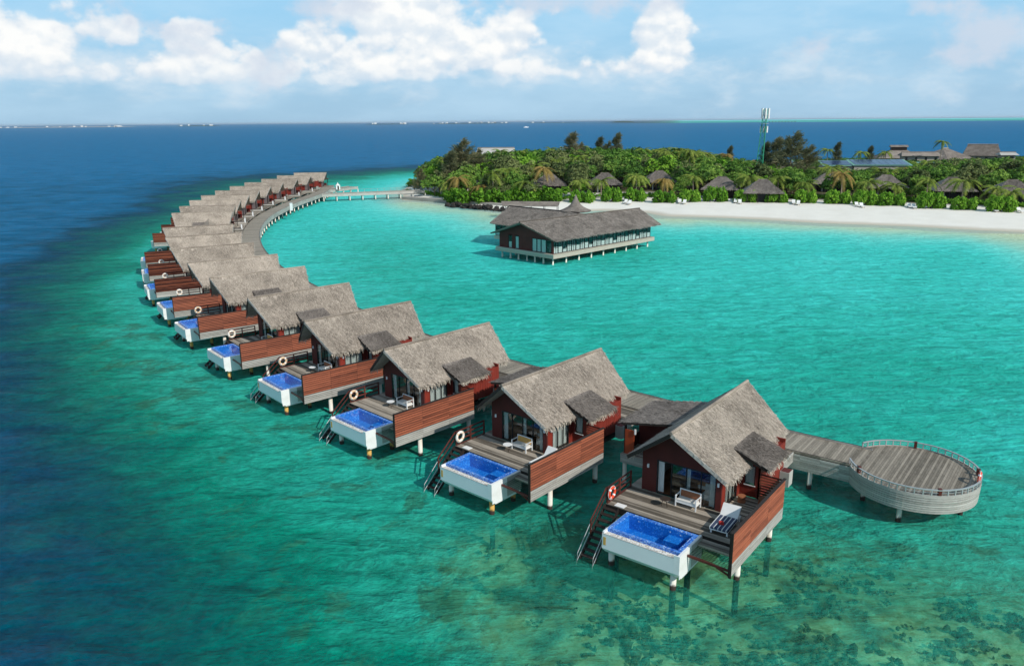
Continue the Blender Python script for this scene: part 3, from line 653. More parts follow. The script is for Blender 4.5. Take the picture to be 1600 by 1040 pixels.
    for v in (-1.0, .9, 1.5): UV().box(i1-.018, i1-.0121, v, v+.07, 2.12, 2.19).build('pool_light', 'white_paint', tank)
    for (u, v) in ((-2.6, -.1), (-2.75, 1.1)): UV().box(u, u+.1, v, v+.1, 1.551, 1.565).build('pool_drain', 'white_paint', tank)
    UV().add([(i0+.0125, j0+.0125, 2.328), (i1-.0125, j0+.0125, 2.328), (i1-.0125, j1-.0125, 2.328), (i0+.0125, j1-.0125, 2.328)], [(0, 1, 2, 3)]).build('pool_water', 'pool_water', tank)
    # --- brace, net and step between pool and screen
    br = UV(); br.beam((-2.95, 2.62, 2.05), (-2.95, 4.86, 1.98), .09, .12); br.beam((-2.95, 4.2, 1.95), (-2.95, 4.86, 1.72), .06, .09); br.build('brace', 'rail_wood', r)
    st = UV(); boards(st, -1.75, -1.17, 2.66, 4.82, 2.2, .145); st.box(-1.75, -1.70, 2.66, 4.82, 2.0, 2.16); st.build('lower_step', 'deck_board', r, kind='stuff')
    nt_ = UV()
    for i in range(13): nt_.box(-2.9, -1.76, 2.68+i*.172, 2.695+i*.172, 2.06, 2.072)
    for i in range(8): nt_.box(-2.88+i*.15, -2.868+i*.15, 2.66, 4.82, 2.0725, 2.084)
    nt_.build('net', 'dark_frame', r, kind='stuff')
    # --- left railing and the steps into the sea
    rl = thing('railing', None, None); bpy.data.objects.remove(rl)
    rail = UV().box(-1.12, 1.68, -3.275, -3.175, DK+.001, DK+.05).build('railing', 'rail_wood', r)
    for u in (-1.08, .28, 1.62): UV().box(u-.045, u+.045, -3.27, -3.18, DK+.051, 3.42).build('post', 'rail_wood', rail)
    for z in (2.72, 3.03, 3.34): UV().box(-1.08, 1.66, -3.245, -3.20, z, z+.085).build('rail', 'rail_wood', rail)
    stp = UV()
    for v in (-3.30, -2.42): stp.beam((-1.16, v, 2.30), (-3.75, v, .15), .06, .24)
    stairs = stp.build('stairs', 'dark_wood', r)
    tm = UV().box(-.13, .13, -3.27, -2.45, 0, .04).mesh('tread', 'dark_wood')
    for k in range(9): share('tread', tm, stairs, -1.35-k*.285, 0, 2.2-k*.235)
    hr = UV()
    for v in (-3.30, -2.42):
        if v < -3: hr.beam((-1.08, v, 3.36), (-2.75, v, 1.98), .05, .08); hr.beam((-1.08, v, 2.95), (-2.75, v, 1.57), .04, .06); hr.beam((-2.72, v, 1.0), (-2.72, v, 2.05), .06, .06)
    hr.build('stair_rail', 'rail_wood', stairs)
    for v in (-3.36, -2.36):
        sr3 = UV(); sr3.tube([(-2.55, v, 1.35), (-2.62, v, 1.86), (-3.95, v, .55), (-4.05, v, -.2)], .022, 6); sr3.tube([(-2.75, v, 1.25), (-4.0, v, .1)], .018, 6); sr3.build('grab_rail', 'steel', stairs)
    # --- covered entrance on the other side
    en = [(5.45, -6.1, 4.55), (10.4, -6.25, 4.55), (11.2, -2.5, 5.02), (6.0, -2.6, 5.02)]
    er = slope_grid(UV(), en, .10, 14, 8, .012, 11).build('entrance_roof', 'shingle', r)
    slope_tufts('shingle_leaves', en[3], en[2], en[1], en[0], 2600, 'shingle', er, ln=.30, wd=.10, lift=.04, seed=12)
    UV().beam((5.44, -6.1, 4.50), (5.99, -2.6, 4.97), .06, .14).build('barge_board', 'dark_wood', er)
    for (u, v, z) in ((5.75, -5.95, 4.5), (10.1, -6.0, 4.5), (10.7, -2.9, 4.85)): UV().box(u-.06, u+.06, v-.06, v+.06, DK, z-.05).build('entrance_post', 'dark_wood', r)
    UV().box(5.62, 5.68, -5.9, -5.25, DK, 4.1).build('entrance_wall', 'orange_panel', r)
    UV().box(5.54, 5.62, -5.2, -5.1, 3.9, 4.25).build('entrance_lamp', 'white_paint', r)
    eb = UV(); eb.box(5.68, 9.8, -6.0, -5.95, DK, 3.25); eb.box(7.6, 7.66, -5.95, -3.3, DK, 4.3); eb.build('entrance_screen', 'maroon', r)
    # --- piles
    for (u, v, z, m_) in ((-3.08, -1.72, .95, 0), (-3.23, 2.04, .95, 1), (-1.05, 1.85, .95, 1), (-1.0, -2.6, 1.65, 0), (-.35, 4.32, 1.7, 0), (4.5, 4.28, 1.7, 0)): pile(r, u, v, z, .165, 'pile_stained' if m_ else 'pile_white')
    for u in (2.0, 4.5, 7.0, 9.4, 11.8):
        for v in (-3.05, 0.2, 4.05):
            if v < 4: pile(r, u, v, 1.64, .15)
    pile(r, 5.7, -5.9, 1.8, .14); pile(r, 11.5, -5.9, 1.8, .14)
    return r

VILLAS = [(8.58,39.4,52.4),(-.7,47.6,48.2),(-9.6,56.0,45.6),(-17.8,64.9,41.5),(-25.7,74.3,39.5),(-33.3,84.8,36.6),(-39.6,94.5,32.6),(-46.2,105.4,30.0),(-51.8,116.7,26.6),(-57.0,127.8,23.6),
 (-64.6,149.5,15.4),(-68.2,161.9,13.6),(-71.1,174.4,8.2),(-73.2,186.7,7.2),(-74.8,200.2,3.6),(-75.9,214.1,1.6),(-76.3,227.4,1.3),(-75.8,241.6,-1.0),(-75.4,256.6,-1.5),(-73.8,270.8,3.4)]
ORD = ['', 'second', 'third', 'fourth', 'fifth', 'sixth', 'seventh', 'eighth', 'ninth', 'tenth', 'eleventh', 'twelfth', 'thirteenth', 'fourteenth', 'fifteenth', 'sixteenth', 'seventeenth', 'eighteenth', 'nineteenth']
proto = make_villa()
far_skip = ('floor', 'interior_wall', 'net', 'louvre_boards', 'pool_light', 'pool_drain', 'overflow_slot', 'grab_rail', 'stair_rail', 'wall_lamp', 'sill')
# a joined screen for the copies too far off to show single slats
js = UV(); js.box(-3.05, 4.52, 4.82, 4.90, 4.075, 4.11); js.box(-3.06, -3.0, 4.86, 4.99, 1.64, 4.08)
for u in (-.5, 2.0, 4.46): js.box(u-.045, u+.045, 4.83, 4.90, 1.66, 4.08)
js_post = js.mesh('privacy_screen', 'dark_wood'); js_back = UV().box(-2.99, 4.45, 4.80, 4.81, 1.67, 4.07).mesh('shade_backing', 'interior_dark'); js = UV()  # the far screens get the same added dark sheet for gap shade
for j in range(10): js.box(-3.0, 4.5, 4.905, 4.933, 2.40+j*.168, 2.504+j*.168)
js_slat = js.mesh('slats', 'red_slat'); js = UV()
for j in range(5): js.box(-3.0, 4.5, 4.905, 4.935, 1.66+j*.14, 1.778+j*.14)
js_skirt = js.mesh('skirt_boards', 'grey_board')
villas = []
for i, (x, y, a) in enumerate(VILLAS):
    if i == 0: o = proto
    elif i < 7: o = copy_tree(proto, None, () if i < 4 else far_skip)
    else:
        o = copy_tree(proto, None, far_skip+('privacy_screen',)); q = link('privacy_screen', js_post, o)
        link('slats', js_slat, q, 'stuff'); link('shade_backing', js_back, q); link('skirt_boards', js_skirt, q, 'stuff')
    o.location = (x, y, 0); o.rotation_euler.z = R(a); o['group'] = 'thatched villas curving along the boardwalk'
    if i == 0: lab = 'nearest thatched villa with open glass door, beside the round deck'
    elif i == 19: lab = 'last thatched villa at the far end of the curve, by the small jetty'
    elif i == 10: lab = 'eleventh thatched villa from the round deck, behind the small pointed gazebo roof'
    else: lab = '%s thatched overwater villa counted from the round deck' % ORD[i]
    o['label'] = lab; o['category'] = 'villa'; villas.append(o)
def in_villa(i, u, v, z):
    x, y, a = VILLAS[i]; a = R(a); return Vector((x+u*math.cos(a)+v*math.sin(a), y+u*math.sin(a)-v*math.cos(a), z))

for ch in kids(proto):
    if ch.name.startswith('pile') and ch.data.materials[0].name == 'pile_stained': ch.data = ch.data.copy(); ch.data.materials[0] = M['pile_white']
# the nearest villa's left door leaf is pushed open
for ch in kids(proto):
    if ch.name.startswith('glass_door'):
        ps_ = kids(ch); q = [p for p in ps_ if p.data.vertices[0].co.y > 1.0]
        for p in q: p.location = (.035, -.86, 0)

# ------------------------------------------------------------------ things on the villa decks
def place(o, i, u, v, z, rot=0.0):
    o.location = in_villa(i, u, v, z); o.rotation_euler.z = R(VILLAS[i][2])+rot
def make_buoy(material):
    t_ = thing('lifebuoy', 'x', 'lifebuoy')
    mb = UV(); N_, K_ = 28, 10; Rm, rm = .30, .085; vs = []; fs = []
    for i in range(N_):
        a = 2*math.pi*i/N_
        for k in range(K_):
            b_ = 2*math.pi*k/K_; rr_ = Rm+rm*math.cos(b_); vs.append((rr_*math.cos(a), rm*math.sin(b_), rr_*math.sin(a)))
    for i in range(N_):
        for k in range(K_): fs.append((i*K_+k, i*K_+(k+1) % K_, ((i+1) % N_)*K_+(k+1) % K_, ((i+1) % N_)*K_+k))
    mb.add(vs, fs); mb.build('ring', material, t_, smooth=True)
    for q in range(4):
        a = math.pi/4+q*math.pi/2; c = Vector((Rm*math.cos(a), 0, Rm*math.sin(a))); d = Vector((-math.sin(a), 0, math.cos(a)))*.05
        UV().tube([c-d, c+d], rm+.006, 10, cap=False).build('band', 'white_paint' if material != 'buoy_white' else 'buoy_pale', t_, smooth=True)
    rp_ = UV(); pts = [(math.cos(a)*(Rm+rm+.02), .01, math.sin(a)*(Rm+rm+.02)) for a in [2*math.pi*i/24 for i in range(25)]]
    rp_.tube(pts, .012, 5); rp_.build('rope', 'white_fabric', t_)
    return t_
buoy = {k: make_buoy(k) for k in ('buoy_orange', 'buoy_white', 'buoy_pale')}; _used = set()
def add_buoy(kind, lab, loc, rz):
    o = buoy[kind]
    if kind in _used: o = copy_tree(o)
    _used.add(kind); o.location = loc; o.rotation_euler.z = rz; o['label'] = lab; o['category'] = 'lifebuoy'; o['group'] = 'lifebuoys hung on the railings'; return o
cols = ['buoy_orange', 'buoy_white', 'buoy_pale', 'buoy_pale', 'buoy_white', 'buoy_pale', 'buoy_white', 'buoy_white', 'buoy_white', 'buoy_white', 'buoy_white']
nms = ['orange', 'white', 'pale', 'pale', 'white', 'pale', 'white', 'white', 'white', 'white', 'white']
for i in range(11):
    add_buoy(cols[i], '%s lifebuoy hung on the stair railing of the %s villa from the round deck' % (nms[i], ORD[i] or 'first'), in_villa(i, -.86, -3.07, 3.02), R(VILLAS[i][2]))

def make_bench(back):
    t_ = thing('bench', 'x', 'bench')      # local: u depth (faces -u), v width
    f = UV()
    for u, v, h_ in ((.04, .04, .62), (.04, 1.26, .62), (.66, .04, .62), (.66, 1.26, .62)): f.box(u-.03, u+.03, v-.03, v+.03, 0, h_)
    for v in (.04, 1.26): f.box(.01, .69, v-.035, v+.035, .62, .66); f.box(.04, .66, v-.02, v+.02, .26, .32)
    f.box(.03, .67, .07, 1.23, .24, .30); f.box(.63, .69, .07, 1.23, .80, .85)
    for v in (.04, 1.26): f.box(.63, .69, v-.03, v+.03, .66, .85)
    f.build('frame', 'white_paint', t_)
    UV().box(.05, .58, .09, 1.21, .302, .43).build('seat_cushion', 'cushion', t_)
    UV().hexa([(.56, .09, .44), (.62, .09, .44), (.62, 1.21, .44), (.56, 1.21, .44), (.61, .09, .80), (.66, .09, .80), (.66, 1.21, .80), (.61, 1.21, .80)]).build('backrest', back, t_)
    return t_
def make_table(top):
    t_ = thing('round_table', 'x', 'table')
    UV().lathe([(0, .44), (.30, .44), (.31, .455), (.30, .47), (0, .47)], n=20).build('tabletop', top, t_)
    for q in range(3):
        a = 2*math.pi*q/3; UV().beam((.22*math.cos(a), .22*math.sin(a), 0), (.13*math.cos(a), .13*math.sin(a), .44), .025, .025).build('leg', 'bronze', t_)
    return t_
b1, b2 = make_bench('rattan_brown'), make_bench('rattan_tan'); tb1, tb2 = make_table('bronze'), make_table('white_paint')
place(b1, 0, .92, -.02, DK+.005); tag(b1, 'white two-seat bench with brown back on the nearest villa deck', 'bench')
place(b2, 1, .92, -.05, DK+.005); tag(b2, 'white two-seat bench with tan back on the second villa deck', 'bench')
place(tb1, 0, .55, -.42, DK+.005); tag(tb1, 'small dark round table beside the brown-backed bench', 'table')
place(tb2, 1, .50, .0, DK+.005); tag(tb2, 'small white round table beside the tan-backed bench', 'table')
for i in (2, 3, 4):
    o = copy_tree(b1 if i < 4 else b2); place(o, i, .92, 0 if i < 4 else .1, DK+.005); o['label'] = 'white bench on the deck of the %s villa from the round deck' % ORD[i]
    if i < 4:
        o = copy_tree(tb2); place(o, i, .45, -.1, DK+.005); o['label'] = 'small white table on the deck of the %s villa from the round deck' % ORD[i]
for o in [x for x in COL.objects if x.name.split('.')[0] in ('bench', 'round_table')]: o['group'] = 'benches on the villa decks' if o.name.startswith('bench') else 'small tables by the benches'
def make_lounger(cloth):
    t_ = thing('sun_lounger', 'x', 'sun lounger')
    f = UV(); f.box(0, 2.0, 0, .06, .22, .29); f.box(0, 2.0, .64, .70, .22, .29); f.box(0, .06, .06, .64, .22, .29); f.box(1.94, 2.0, .06, .64, .22, .29)
    f.build('frame', 'white_paint', t_)
    for u in (.1, 1.84):
        for v in (.01, .63): UV().box(u, u+.06, v, v+.06, 0, .22).build('leg', 'white_paint', t_)
    UV().box(-.02, 1.38, .0, .70, .292, .40).build('mattress', cloth, t_)
    UV().hexa([(1.38, 0, .30), (1.50, 0, .28), (1.50, .7, .28), (1.38, .7, .30), (1.86, 0, .88), (1.98, 0, .84), (1.98, .7, .84), (1.86, .7, .88)]).build('backrest', 'white_fabric', t_)
    return t_
l1, l2 = make_lounger('stripes'), make_lounger('white_fabric')
place(l1, 0, -.75, 2.80, DK+.005, R(3)); l1.scale = (1.1, 1.4, 1.0); tag(l1, 'sun lounger with navy striped mattress on the nearest villa deck', 'sun lounger', 'sun loungers on the villa decks')
place(l2, 1, -.55, 2.80, DK+.005); tag(l2, 'white sun lounger behind the screen of the second villa', 'sun lounger', 'sun loungers on the villa decks')
tw = UV(); tw.box(-.16, .16, -.13, .13, 0, .06); tw.box(-.12, .10, -.10, .12, .061, .11, .2); tw = tw.build('folded_towel', 'cloth_red'); place(tw, 0, -.15, 3.2, DK+.408, .5)
tag(tw, 'folded red towel on the striped sun lounger', 'towel')
for i, (u, v) in enumerate(((3.6, 2.85), (4.0, 3.9))):
    st_ = thing('stool', 'round wicker stool in the shaded corner of the nearest deck, %s' % ('under the bay window' if i == 0 else 'against the screen'), 'stool', group='wicker stools'); place(st_, 0, u, v, DK+.005)
    UV().lathe([(0, .40), (.24, .40), (.25, .36), (.20, .18), (.24, .02), (0, .02)], n=14).build('seat', 'rattan_brown', st_)
mt_ = UV().box(-.2, .2, -.3, .3, 0, .03).build('towel_tray', 'white_fabric'); place(mt_, 0, -.92, -2.45, DK+.006); tag(mt_, 'small white tray on the nearest deck by the lifebuoy', 'tray', 'white trays')
mt2 = copy_tree(mt_); place(mt2, 1, -.92, -2.35, DK+.006); mt2['label'] = 'small white tray on the second deck beside the white lifebuoy'
# the room of the nearest three villas
for i in range(3):
    nm = ('nearest', 'second', 'third')[i]
    bed_ = thing('bed', 'bed with orange throw inside the %s villa' % nm, 'bed', group='beds in the villas'); place(bed_, i, 3.1, .35, DK+.03)
    UV().box(0, 2.1, 0, 1.75, 0, .32).build('bed_base', 'floor_wood', bed_); UV().box(.02, 2.06, .03, 1.72, .322, .55).build('mattress', 'white_fabric', bed_)
    UV().box(0, .85, 0, 1.75, .552, .585).build('throw', 'bed_orange', bed_)
    for v in (.2, .95): UV().box(1.55, 2.0, v, v+.6, .552, .72).build('pillow', 'white_fabric', bed_)
    hb = UV().box(2.11, 2.2, -.1, 1.85, 0, 1.1).build('headboard', 'interior_dark', bed_)
    pc = UV(); pc.box(0, .03, 0, 1.7, 0, .95); pc = pc.build('wall_picture', 'picture_blue'); place(pc, i, 5.55, -.9, 3.35); tag(pc, 'blue picture on the bedroom wall of the %s villa' % nm, 'picture', 'pictures in the villas')
    ch_ = thing('armchair', 'white armchair behind the glass of the %s villa' % nm, 'armchair', group='armchairs in the villas'); place(ch_, i, 2.35, .95, DK+.03)
    UV().box(0, .6, 0, .65, .1, .42).build('seat', 'white_fabric', ch_); UV().box(.5, .62, 0, .65, .421, .85).build('backrest', 'white_fabric', ch_)

# ------------------------------------------------------------------ boardwalk and round deck
def spline(pts, step):
    pts = [np.array(p, float) for p in pts]; P_ = [2*pts[0]-pts[1]]+pts+[2*pts[-1]-pts[-2]]; out = []
    for i in range(1, len(P_)-2):
        n = 16
        for k in range(n):
            t_ = k/n; a, b, c, d = P_[i-1:i+3]
            out.append(.5*((2*b)+(-a+c)*t_+(2*a-5*b+4*c-d)*t_**2+(-a+3*b-3*c+d)*t_**3))
    out.append(pts[-1]); out = np.array(out); s = np.r_[0, np.cumsum(np.linalg.norm(np.diff(out, axis=0), axis=1))]
    q = np.arange(0, s[-1], step); return np.c_[np.interp(q, s, out[:, 0]), np.interp(q, s, out[:, 1])]
OUT = [(23.7,47.55),(19.1,51.1),(11,58.2),(-.3,68.4),(-9.2,77.9),(-18,89.4),(-26.5,103.1),(-34.4,116.4),(-41.2,130.8),(-47,145.9),(-52,162.5),(-55.8,180.6),(-57.8,198.2),(-58.6,217.6),(-58.2,234.5),(-58.5,252),(-60.5,268),(-61.5,276)]
bw_ = thing('boardwalk', 'long curved grey timber boardwalk behind the thatched villas', 'boardwalk', (0, 0, 0))
pth = spline(OUT, .15); tg = np.gradient(pth, axis=0); tg /= np.linalg.norm(tg, axis=1)[:, None]; nr = np.c_[-tg[:, 1], tg[:, 0]]*1.0   # left of travel: towards the villas
WWD = 3.4
def ribbon(mb, off0, off1, z0, z1, step, i0=0, i1=None, gap=0.0):
    idx = list(range(i0, (i1 or len(pth)-1)+1, step))
    for a, b in zip(idx[:-1], idx[1:]):
        p, q, n1, n2 = pth[a], pth[b], nr[a], nr[b]; q = p+(q-p)*(1-gap)
        c = [p+n1*off0, q+n2*off0, q+n2*off1, p+n1*off1]
        mb.hexa([(x, y, z0) for x, y in c]+[(x, y, z1) for x, y in c])
m_ = MB(); ribbon(m_, .03, WWD-.03, DK-.05, DK, 1, gap=.10)
tg_ = m_.mesh('boards', 'walk_board'); link('boards', tg_, bw_, 'stuff')
for off in (0.0, WWD-.09):
    m_ = MB(); ribbon(m_, off, off+.09, DK+.001, DK+.10, 8); m_.build('kerb_beam', 'grey_board' if off == 0 else 'walk_board', bw_)
    m_ = MB(); ribbon(m_, off+.02 if off == 0 else off, off+.05 if off == 0 else off+.03, DK+.101, DK+.13, 8); m_.build('edge_strip', 'dark_frame', bw_)
m_ = MB()
for k in range(6):
    ribbon(m_, -.035, .0, 1.45+k*.158, 1.45+k*.158+.145, 14, gap=.004)
m_.build('skirt_boards', 'grey_board', bw_, kind='stuff')
nearw = 34
for k in range(7):       # the villa-side skirt shows single boards only beside the round deck
    m_ = MB(); ribbon(m_, WWD+.001, WWD+.036, 1.30+k*.150, 1.30+k*.150+.136, 8, 0, 8*int(nearw/8)+8); m_.build('skirt_board', 'grey_board', bw_)
m_ = MB(); ribbon(m_, WWD+.001, WWD+.03, 1.7, DK, 14, 56); m_.build('inner_fascia', 'grey_board', bw_)
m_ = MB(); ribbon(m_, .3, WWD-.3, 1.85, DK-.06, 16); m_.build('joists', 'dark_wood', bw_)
pm = MB().tube([(0, 0, -3.4), (0, 0, 1.84)], .15, 10).mesh('pile', 'pile_white', True)
for i in range(20, len(pth), 30):
    for off in (.35, WWD-.35):
        q = pth[i]+nr[i]*off; link('pile', pm, bw_, None, (q[0], q[1], 0))
# round deck
PC = Vector((24.87, 44.62, 0)); PR = 3.72
rd = thing('round_deck', 'round grey timber deck with low rail standing on piles over the water', 'deck', tuple(PC))
dirw = Vector((.79, -.61, 0)).normalized(); per = Vector((-dirw.y, dirw.x, 0)); m_ = MB(); n = 50
for i in range(n):
    x0 = -PR+.05+i*(2*PR-.1)/n; x1 = x0+(2*PR-.1)/n-.012; hm = math.sqrt(max(.02, (PR-.03)**2-max(abs(x0), abs(x1))**2))
    pts = [dirw*x0-per*hm, dirw*x1-per*hm, dirw*x1+per*hm, dirw*x0+per*hm]; z1 = DK+.004+random.uniform(-.003, .003)
    m_.hexa([(p.x, p.y, DK-.05) for p in pts]+[(p.x, p.y, z1) for p in pts])
link('boards', m_.mesh('boards', 'walk_board'), rd, 'stuff')
ga = math.atan2((-dirw).y, (-dirw).x); gap = .43                     # the boardwalk joins here
m_ = MB().lathe([(PR-.06, DK-.06), (PR-.001, DK-.06), (PR-.001, DK+.05), (PR-.06, DK+.05), (PR-.06, DK-.06)], n=56, a0=ga+gap, a1=ga+2*math.pi-gap); m_.build('kerb_beam', 'grey_board', rd)
for k in range(8):
    z0 = 1.27+k*.138; r_ = PR-.05+.055*k/7+random.uniform(-.004, .004)
    MB().lathe([(r_-.03, z0), (r_, z0), (r_, z0+.106), (r_-.03, z0+.106), (r_-.03, z0)], n=64).build('skirt_board', 'grey_board', rd)
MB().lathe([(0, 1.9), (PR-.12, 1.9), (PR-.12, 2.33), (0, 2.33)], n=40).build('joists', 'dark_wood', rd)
rl = MB().lathe([(PR-.085, DK+.36), (PR+.005, DK+.36), (PR+.005, DK+.42), (PR-.085, DK+.42), (PR-.085, DK+.36)], n=64, a0=ga+gap, a1=ga+2*math.pi-gap).build('rail', 'steel', rd)
MB().lathe([(PR-.045, DK+.20), (PR-.025, DK+.20), (PR-.025, DK+.22), (PR-.045, DK+.22), (PR-.045, DK+.20)], n=64, a0=ga+gap, a1=ga+2*math.pi-gap).build('lower_rail', 'steel', rd)
pst = MB().box(-.03, .03, -.03, .03, 0, .309).mesh('rail_post', 'steel'); lmp = MB().box(-.09, .09, -.09, .09, 0, .42).mesh('deck_lamp', 'rail_wood')
npost = 44
for i in range(npost+1):
    a = ga+gap+(2*math.pi-2*gap)*i/npost
    if i % 11 == 3: link('deck_lamp', lmp, rd, None, (math.cos(a)*(PR-.1), math.sin(a)*(PR-.1), DK+.052)).rotation_euler.z = a
    else: link('rail_post', pst, rd, None, (math.cos(a)*(PR-.035), math.sin(a)*(PR-.035), DK+.05)).rotation_euler.z = a
for (px_, py_) in ((1403, 814), (1500, 803)):
    p = at(px_, py_, 0); link('pile', pm, rd, None, (p.x-PC.x, p.y-PC.y, 0))
for (x, y) in ((2.3, 1.9), (-.2, 2.6), (-2.6, .6)): link('pile', pm, rd, None, (x, y, 0))
o = at(1523, 746, DK+.35); aa = math.atan2(o.y-PC.y, o.x-PC.x)
add_buoy('buoy_orange', 'orange lifebuoy hung on the rail of the round deck', (PC.x+math.cos(aa)*(PR-.14), PC.y+math.sin(aa)*(PR-.14), DK+.42), aa+math.pi/2)

# bridge from the boardwalk to the island, small arrival jetty
def straight_deck(name, label, a, b, wd, z, cat='footbridge'):
    a, b = Vector(a), Vector(b); d = (b-a); L = d.length; ang = math.atan2(d.y, d.x)
    t_ = thing(name, label, cat, (a.x, a.y, 0), ang)
    m_ = MB(); n = int(L/.25)
    for i in range(n): m_.box(i*L/n, (i+1)*L/n-.02, -wd/2, wd/2, z-.06, z+random.uniform(-.004, .004))
    link('boards', m_.mesh('boards', 'walk_board'), t_, 'stuff')
    for s in (-1, 1): MB().box(0, L, s*wd/2-.08 if s > 0 else -wd/2, s*wd/2 if s > 0 else -wd/2+.08, z-.75, z+.12).build('side_beam', 'grey_board', t_)
    for i in range(int(L/4)+1):
        for s in (-1, 1): link('pile', pm, t_, None, (i*4+.6, s*(wd/2-.35), z-2.45))
    return t_
e0, e1 = at(498, 304, DK), at(646, 300, 1.9)
br_ = straight_deck('footbridge', 'straight timber footbridge between the boardwalk and the island', (e0.x, e0.y+3), (e1.x+3, e1.y+2), 3.2, 2.25)
m_ = MB()
for i in range(12): m_.box(1+i*2.1, 1.06+i*2.1, 1.5, 1.56, 2.26, 3.2)
m_.box(1, 25, 1.505, 1.555, 3.2, 3.25); m_.build('railing', 'grey_board', br_)
j0, j1 = at(484, 299.5, DK), at(552, 290.5, DK)
jt_ = straight_deck('arrival_jetty', 'small grey jetty at the far end with a white kiosk on it', (j0.x-1, j0.y), (j1.x, j1.y), 4.0, 2.2, 'jetty')
ki = at(528, 295, DK); kk = thing('kiosk', 'white kiosk with pointed canopy on the small far jetty', 'kiosk', (ki.x, ki.y, 2.21), .4); kk.scale = (.55, .55, .55)
MB().box(-1.2, 1.2, -1.2, 1.2, 0, 2.3).build('wall', 'white_paint', kk); MB().lathe([(1.7, 2.3), (1.0, 2.7), (.35, 3.4), (0, 4.3)], n=8).build('canopy', 'white_fabric', kk); MB().box(-.5, .5, -1.25, -1.2, 0, 2).build('door', 'bronze', kk)
# planters, white posts and one tall white cabinet beside the far boardwalk
for i in range(9, 19):
    x, y, a = VILLAS[i]
    o = thing('planter_box', 'long dark planting trough on the link deck behind the %s villa' % ORD[i], 'planter', tuple(in_villa(i, 10.4, 4.3, 0)), R(a), group='planting troughs along the boardwalk')
    MB(uv=True).box(-1.6, 2.2, -1.5, 1.2, DK-.35, DK+.0).build('deck_slab', 'walk_board', o); MB(uv=True).box(-1.2, 1.7, -.5, .3, DK+.001, DK+.30).build('trough', 'grey_board', o); MB(uv=True).box(-1.1, 1.6, -.4, .2, DK+.301, DK+.42).build('soil', 'interior_dark', o)
    o = thing('lamp_post', 'short white post on the link deck behind the %s villa' % ORD[i], 'lamp', tuple(in_villa(i, 12.1, 3.6, DK)), R(a), group='white posts along the boardwalk')
    MB().box(-.13, .13, -.13, .13, 0, 1.0).build('post', 'white_panel', o); MB().box(-.16, .16, -.16, .16, 1.0, 1.06).build('cap', 'white_panel', o)
wcx = at(455.5, 329, DK); wc_ = thing('white_cabinet', 'tall white cabinet standing on the far boardwalk', 'cabinet', (wcx.x, wcx.y, DK)); wc_.scale = (.8, .8, .9); MB().box(-.35, .35, -.35, .35, 0, 2.0).build('body', 'white_paint', wc_); MB().box(-.4, .4, -.4, .4, 2.0, 2.08).build('lid', 'white_panel', wc_); MB().box(-.36, -.35, -.25, .25, .2, 1.8).build('door', 'white_panel', wc_)
gd_ = ray(326, 342); gz = Vector((gd_.x/gd_.y*141, 141, 0)); gz_ = thing('gazebo', 'small gazebo with pointed thatched roof beside the eleventh villa', 'gazebo', (gz.x, gz.y, 0), .3)
MB().lathe([(3.0, 4.7), (1.9, 5.4), (.9, 6.2), (0, 7.05)], n=4).build('roof', 'thatch', gz_); MB().box(-1.4, 1.4, -1.4, 1.4, 2.1, 2.4).build('floor', 'walk_board', gz_)
for sx_ in (-1.2, 1.2):
    for sy_ in (-1.2, 1.2): MB().box(sx_-.07, sx_+.07, sy_-.07, sy_+.07, -3, 4.9).build('post', 'dark_wood', gz_)

# ------------------------------------------------------------------ the overwater restaurant
RA = R(44.4); rs = thing('overwater_restaurant', 'large thatched overwater restaurant with long window front in the lagoon', 'restaurant', (7.0, 129.1, 0), RA)
ZD, ZEV, ZRD = 1.9, 4.42, 6.85
m_ = MB(); m_.box(0, 28.6, 0, 14, ZD-.7, ZD); m_.box(9.6, 23.2, 14.001, 24.6, ZD-.7, ZD); m_.build('deck', 'beige_board', rs)
m_ = MB()
for k in range(5): m_.box(-.03, 28.6, -.03, -.003, ZD-.70+k*.14, ZD-.70+k*.14+.125); m_.box(-.03, -.003, 0, 14, ZD-.70+k*.14, ZD-.70+k*.14+.125)
m_.build('skirt_boards', 'beige_board', rs, kind='stuff')
rr_ = MB()
slope_grid(rr_, [(-.9, 7, ZRD), (29.8, 4.6, ZRD), (29.3, -.8, ZEV-.1), (-.4, -.8, ZEV-.1)], .2, 40, 8, .02, 31)
slope_grid(rr_, [(-.9, 7, ZRD), (29.8, 4.6, ZRD), (29.3, 14.8, ZEV-.1), (-.4, 14.8, ZEV-.1)], .2, 40, 8, .02, 32)
slope_grid(rr_, [(16.4, 5.6, ZRD-.02), (16.4, 27.0, ZRD-.02), (9.0, 25.2, ZEV-.1), (9.0, 5.6, ZEV-.1)], .2, 26, 8, .02, 33)
slope_grid(rr_, [(16.4, 5.6, ZRD-.02), (16.4, 27.0, ZRD-.02), (23.8, 25.2, ZEV-.1), (23.8, 5.6, ZEV-.1)], .2, 26, 8, .02, 34)
rr_ = rr_.build('roof', 'thatch_mid', rs)
def tufts_xy(nm, q, n, parent, mat_='thatch_mid', **k): return slope_tufts(nm, *[(a, -b, c) for a, b, c in q], n, mat_, parent, **k)
tufts_xy('thatch_leaves', [(-.9, 7, ZRD), (29.8, 4.6, ZRD), (29.3, -.8, ZEV-.1), (-.4, -.8, ZEV-.1)], 9000, rr_, ln=.6, wd=.10, seed=41)
tufts_xy('thatch_leaves', [(16.4, 8, ZRD), (16.4, 27, ZRD), (9, 25.2, ZEV-.1), (9, 8, ZEV-.1)], 6000, rr_, ln=.6, wd=.10, seed=42)
m_ = MB()
for i in range(46): m_.box(16.2, 16.6, 8.5+i*.41, 8.5+i*.41+.26, ZRD-.02, ZRD+.14)
m_.build('ridge_caps', 'dark_wood', rr_, kind='stuff')
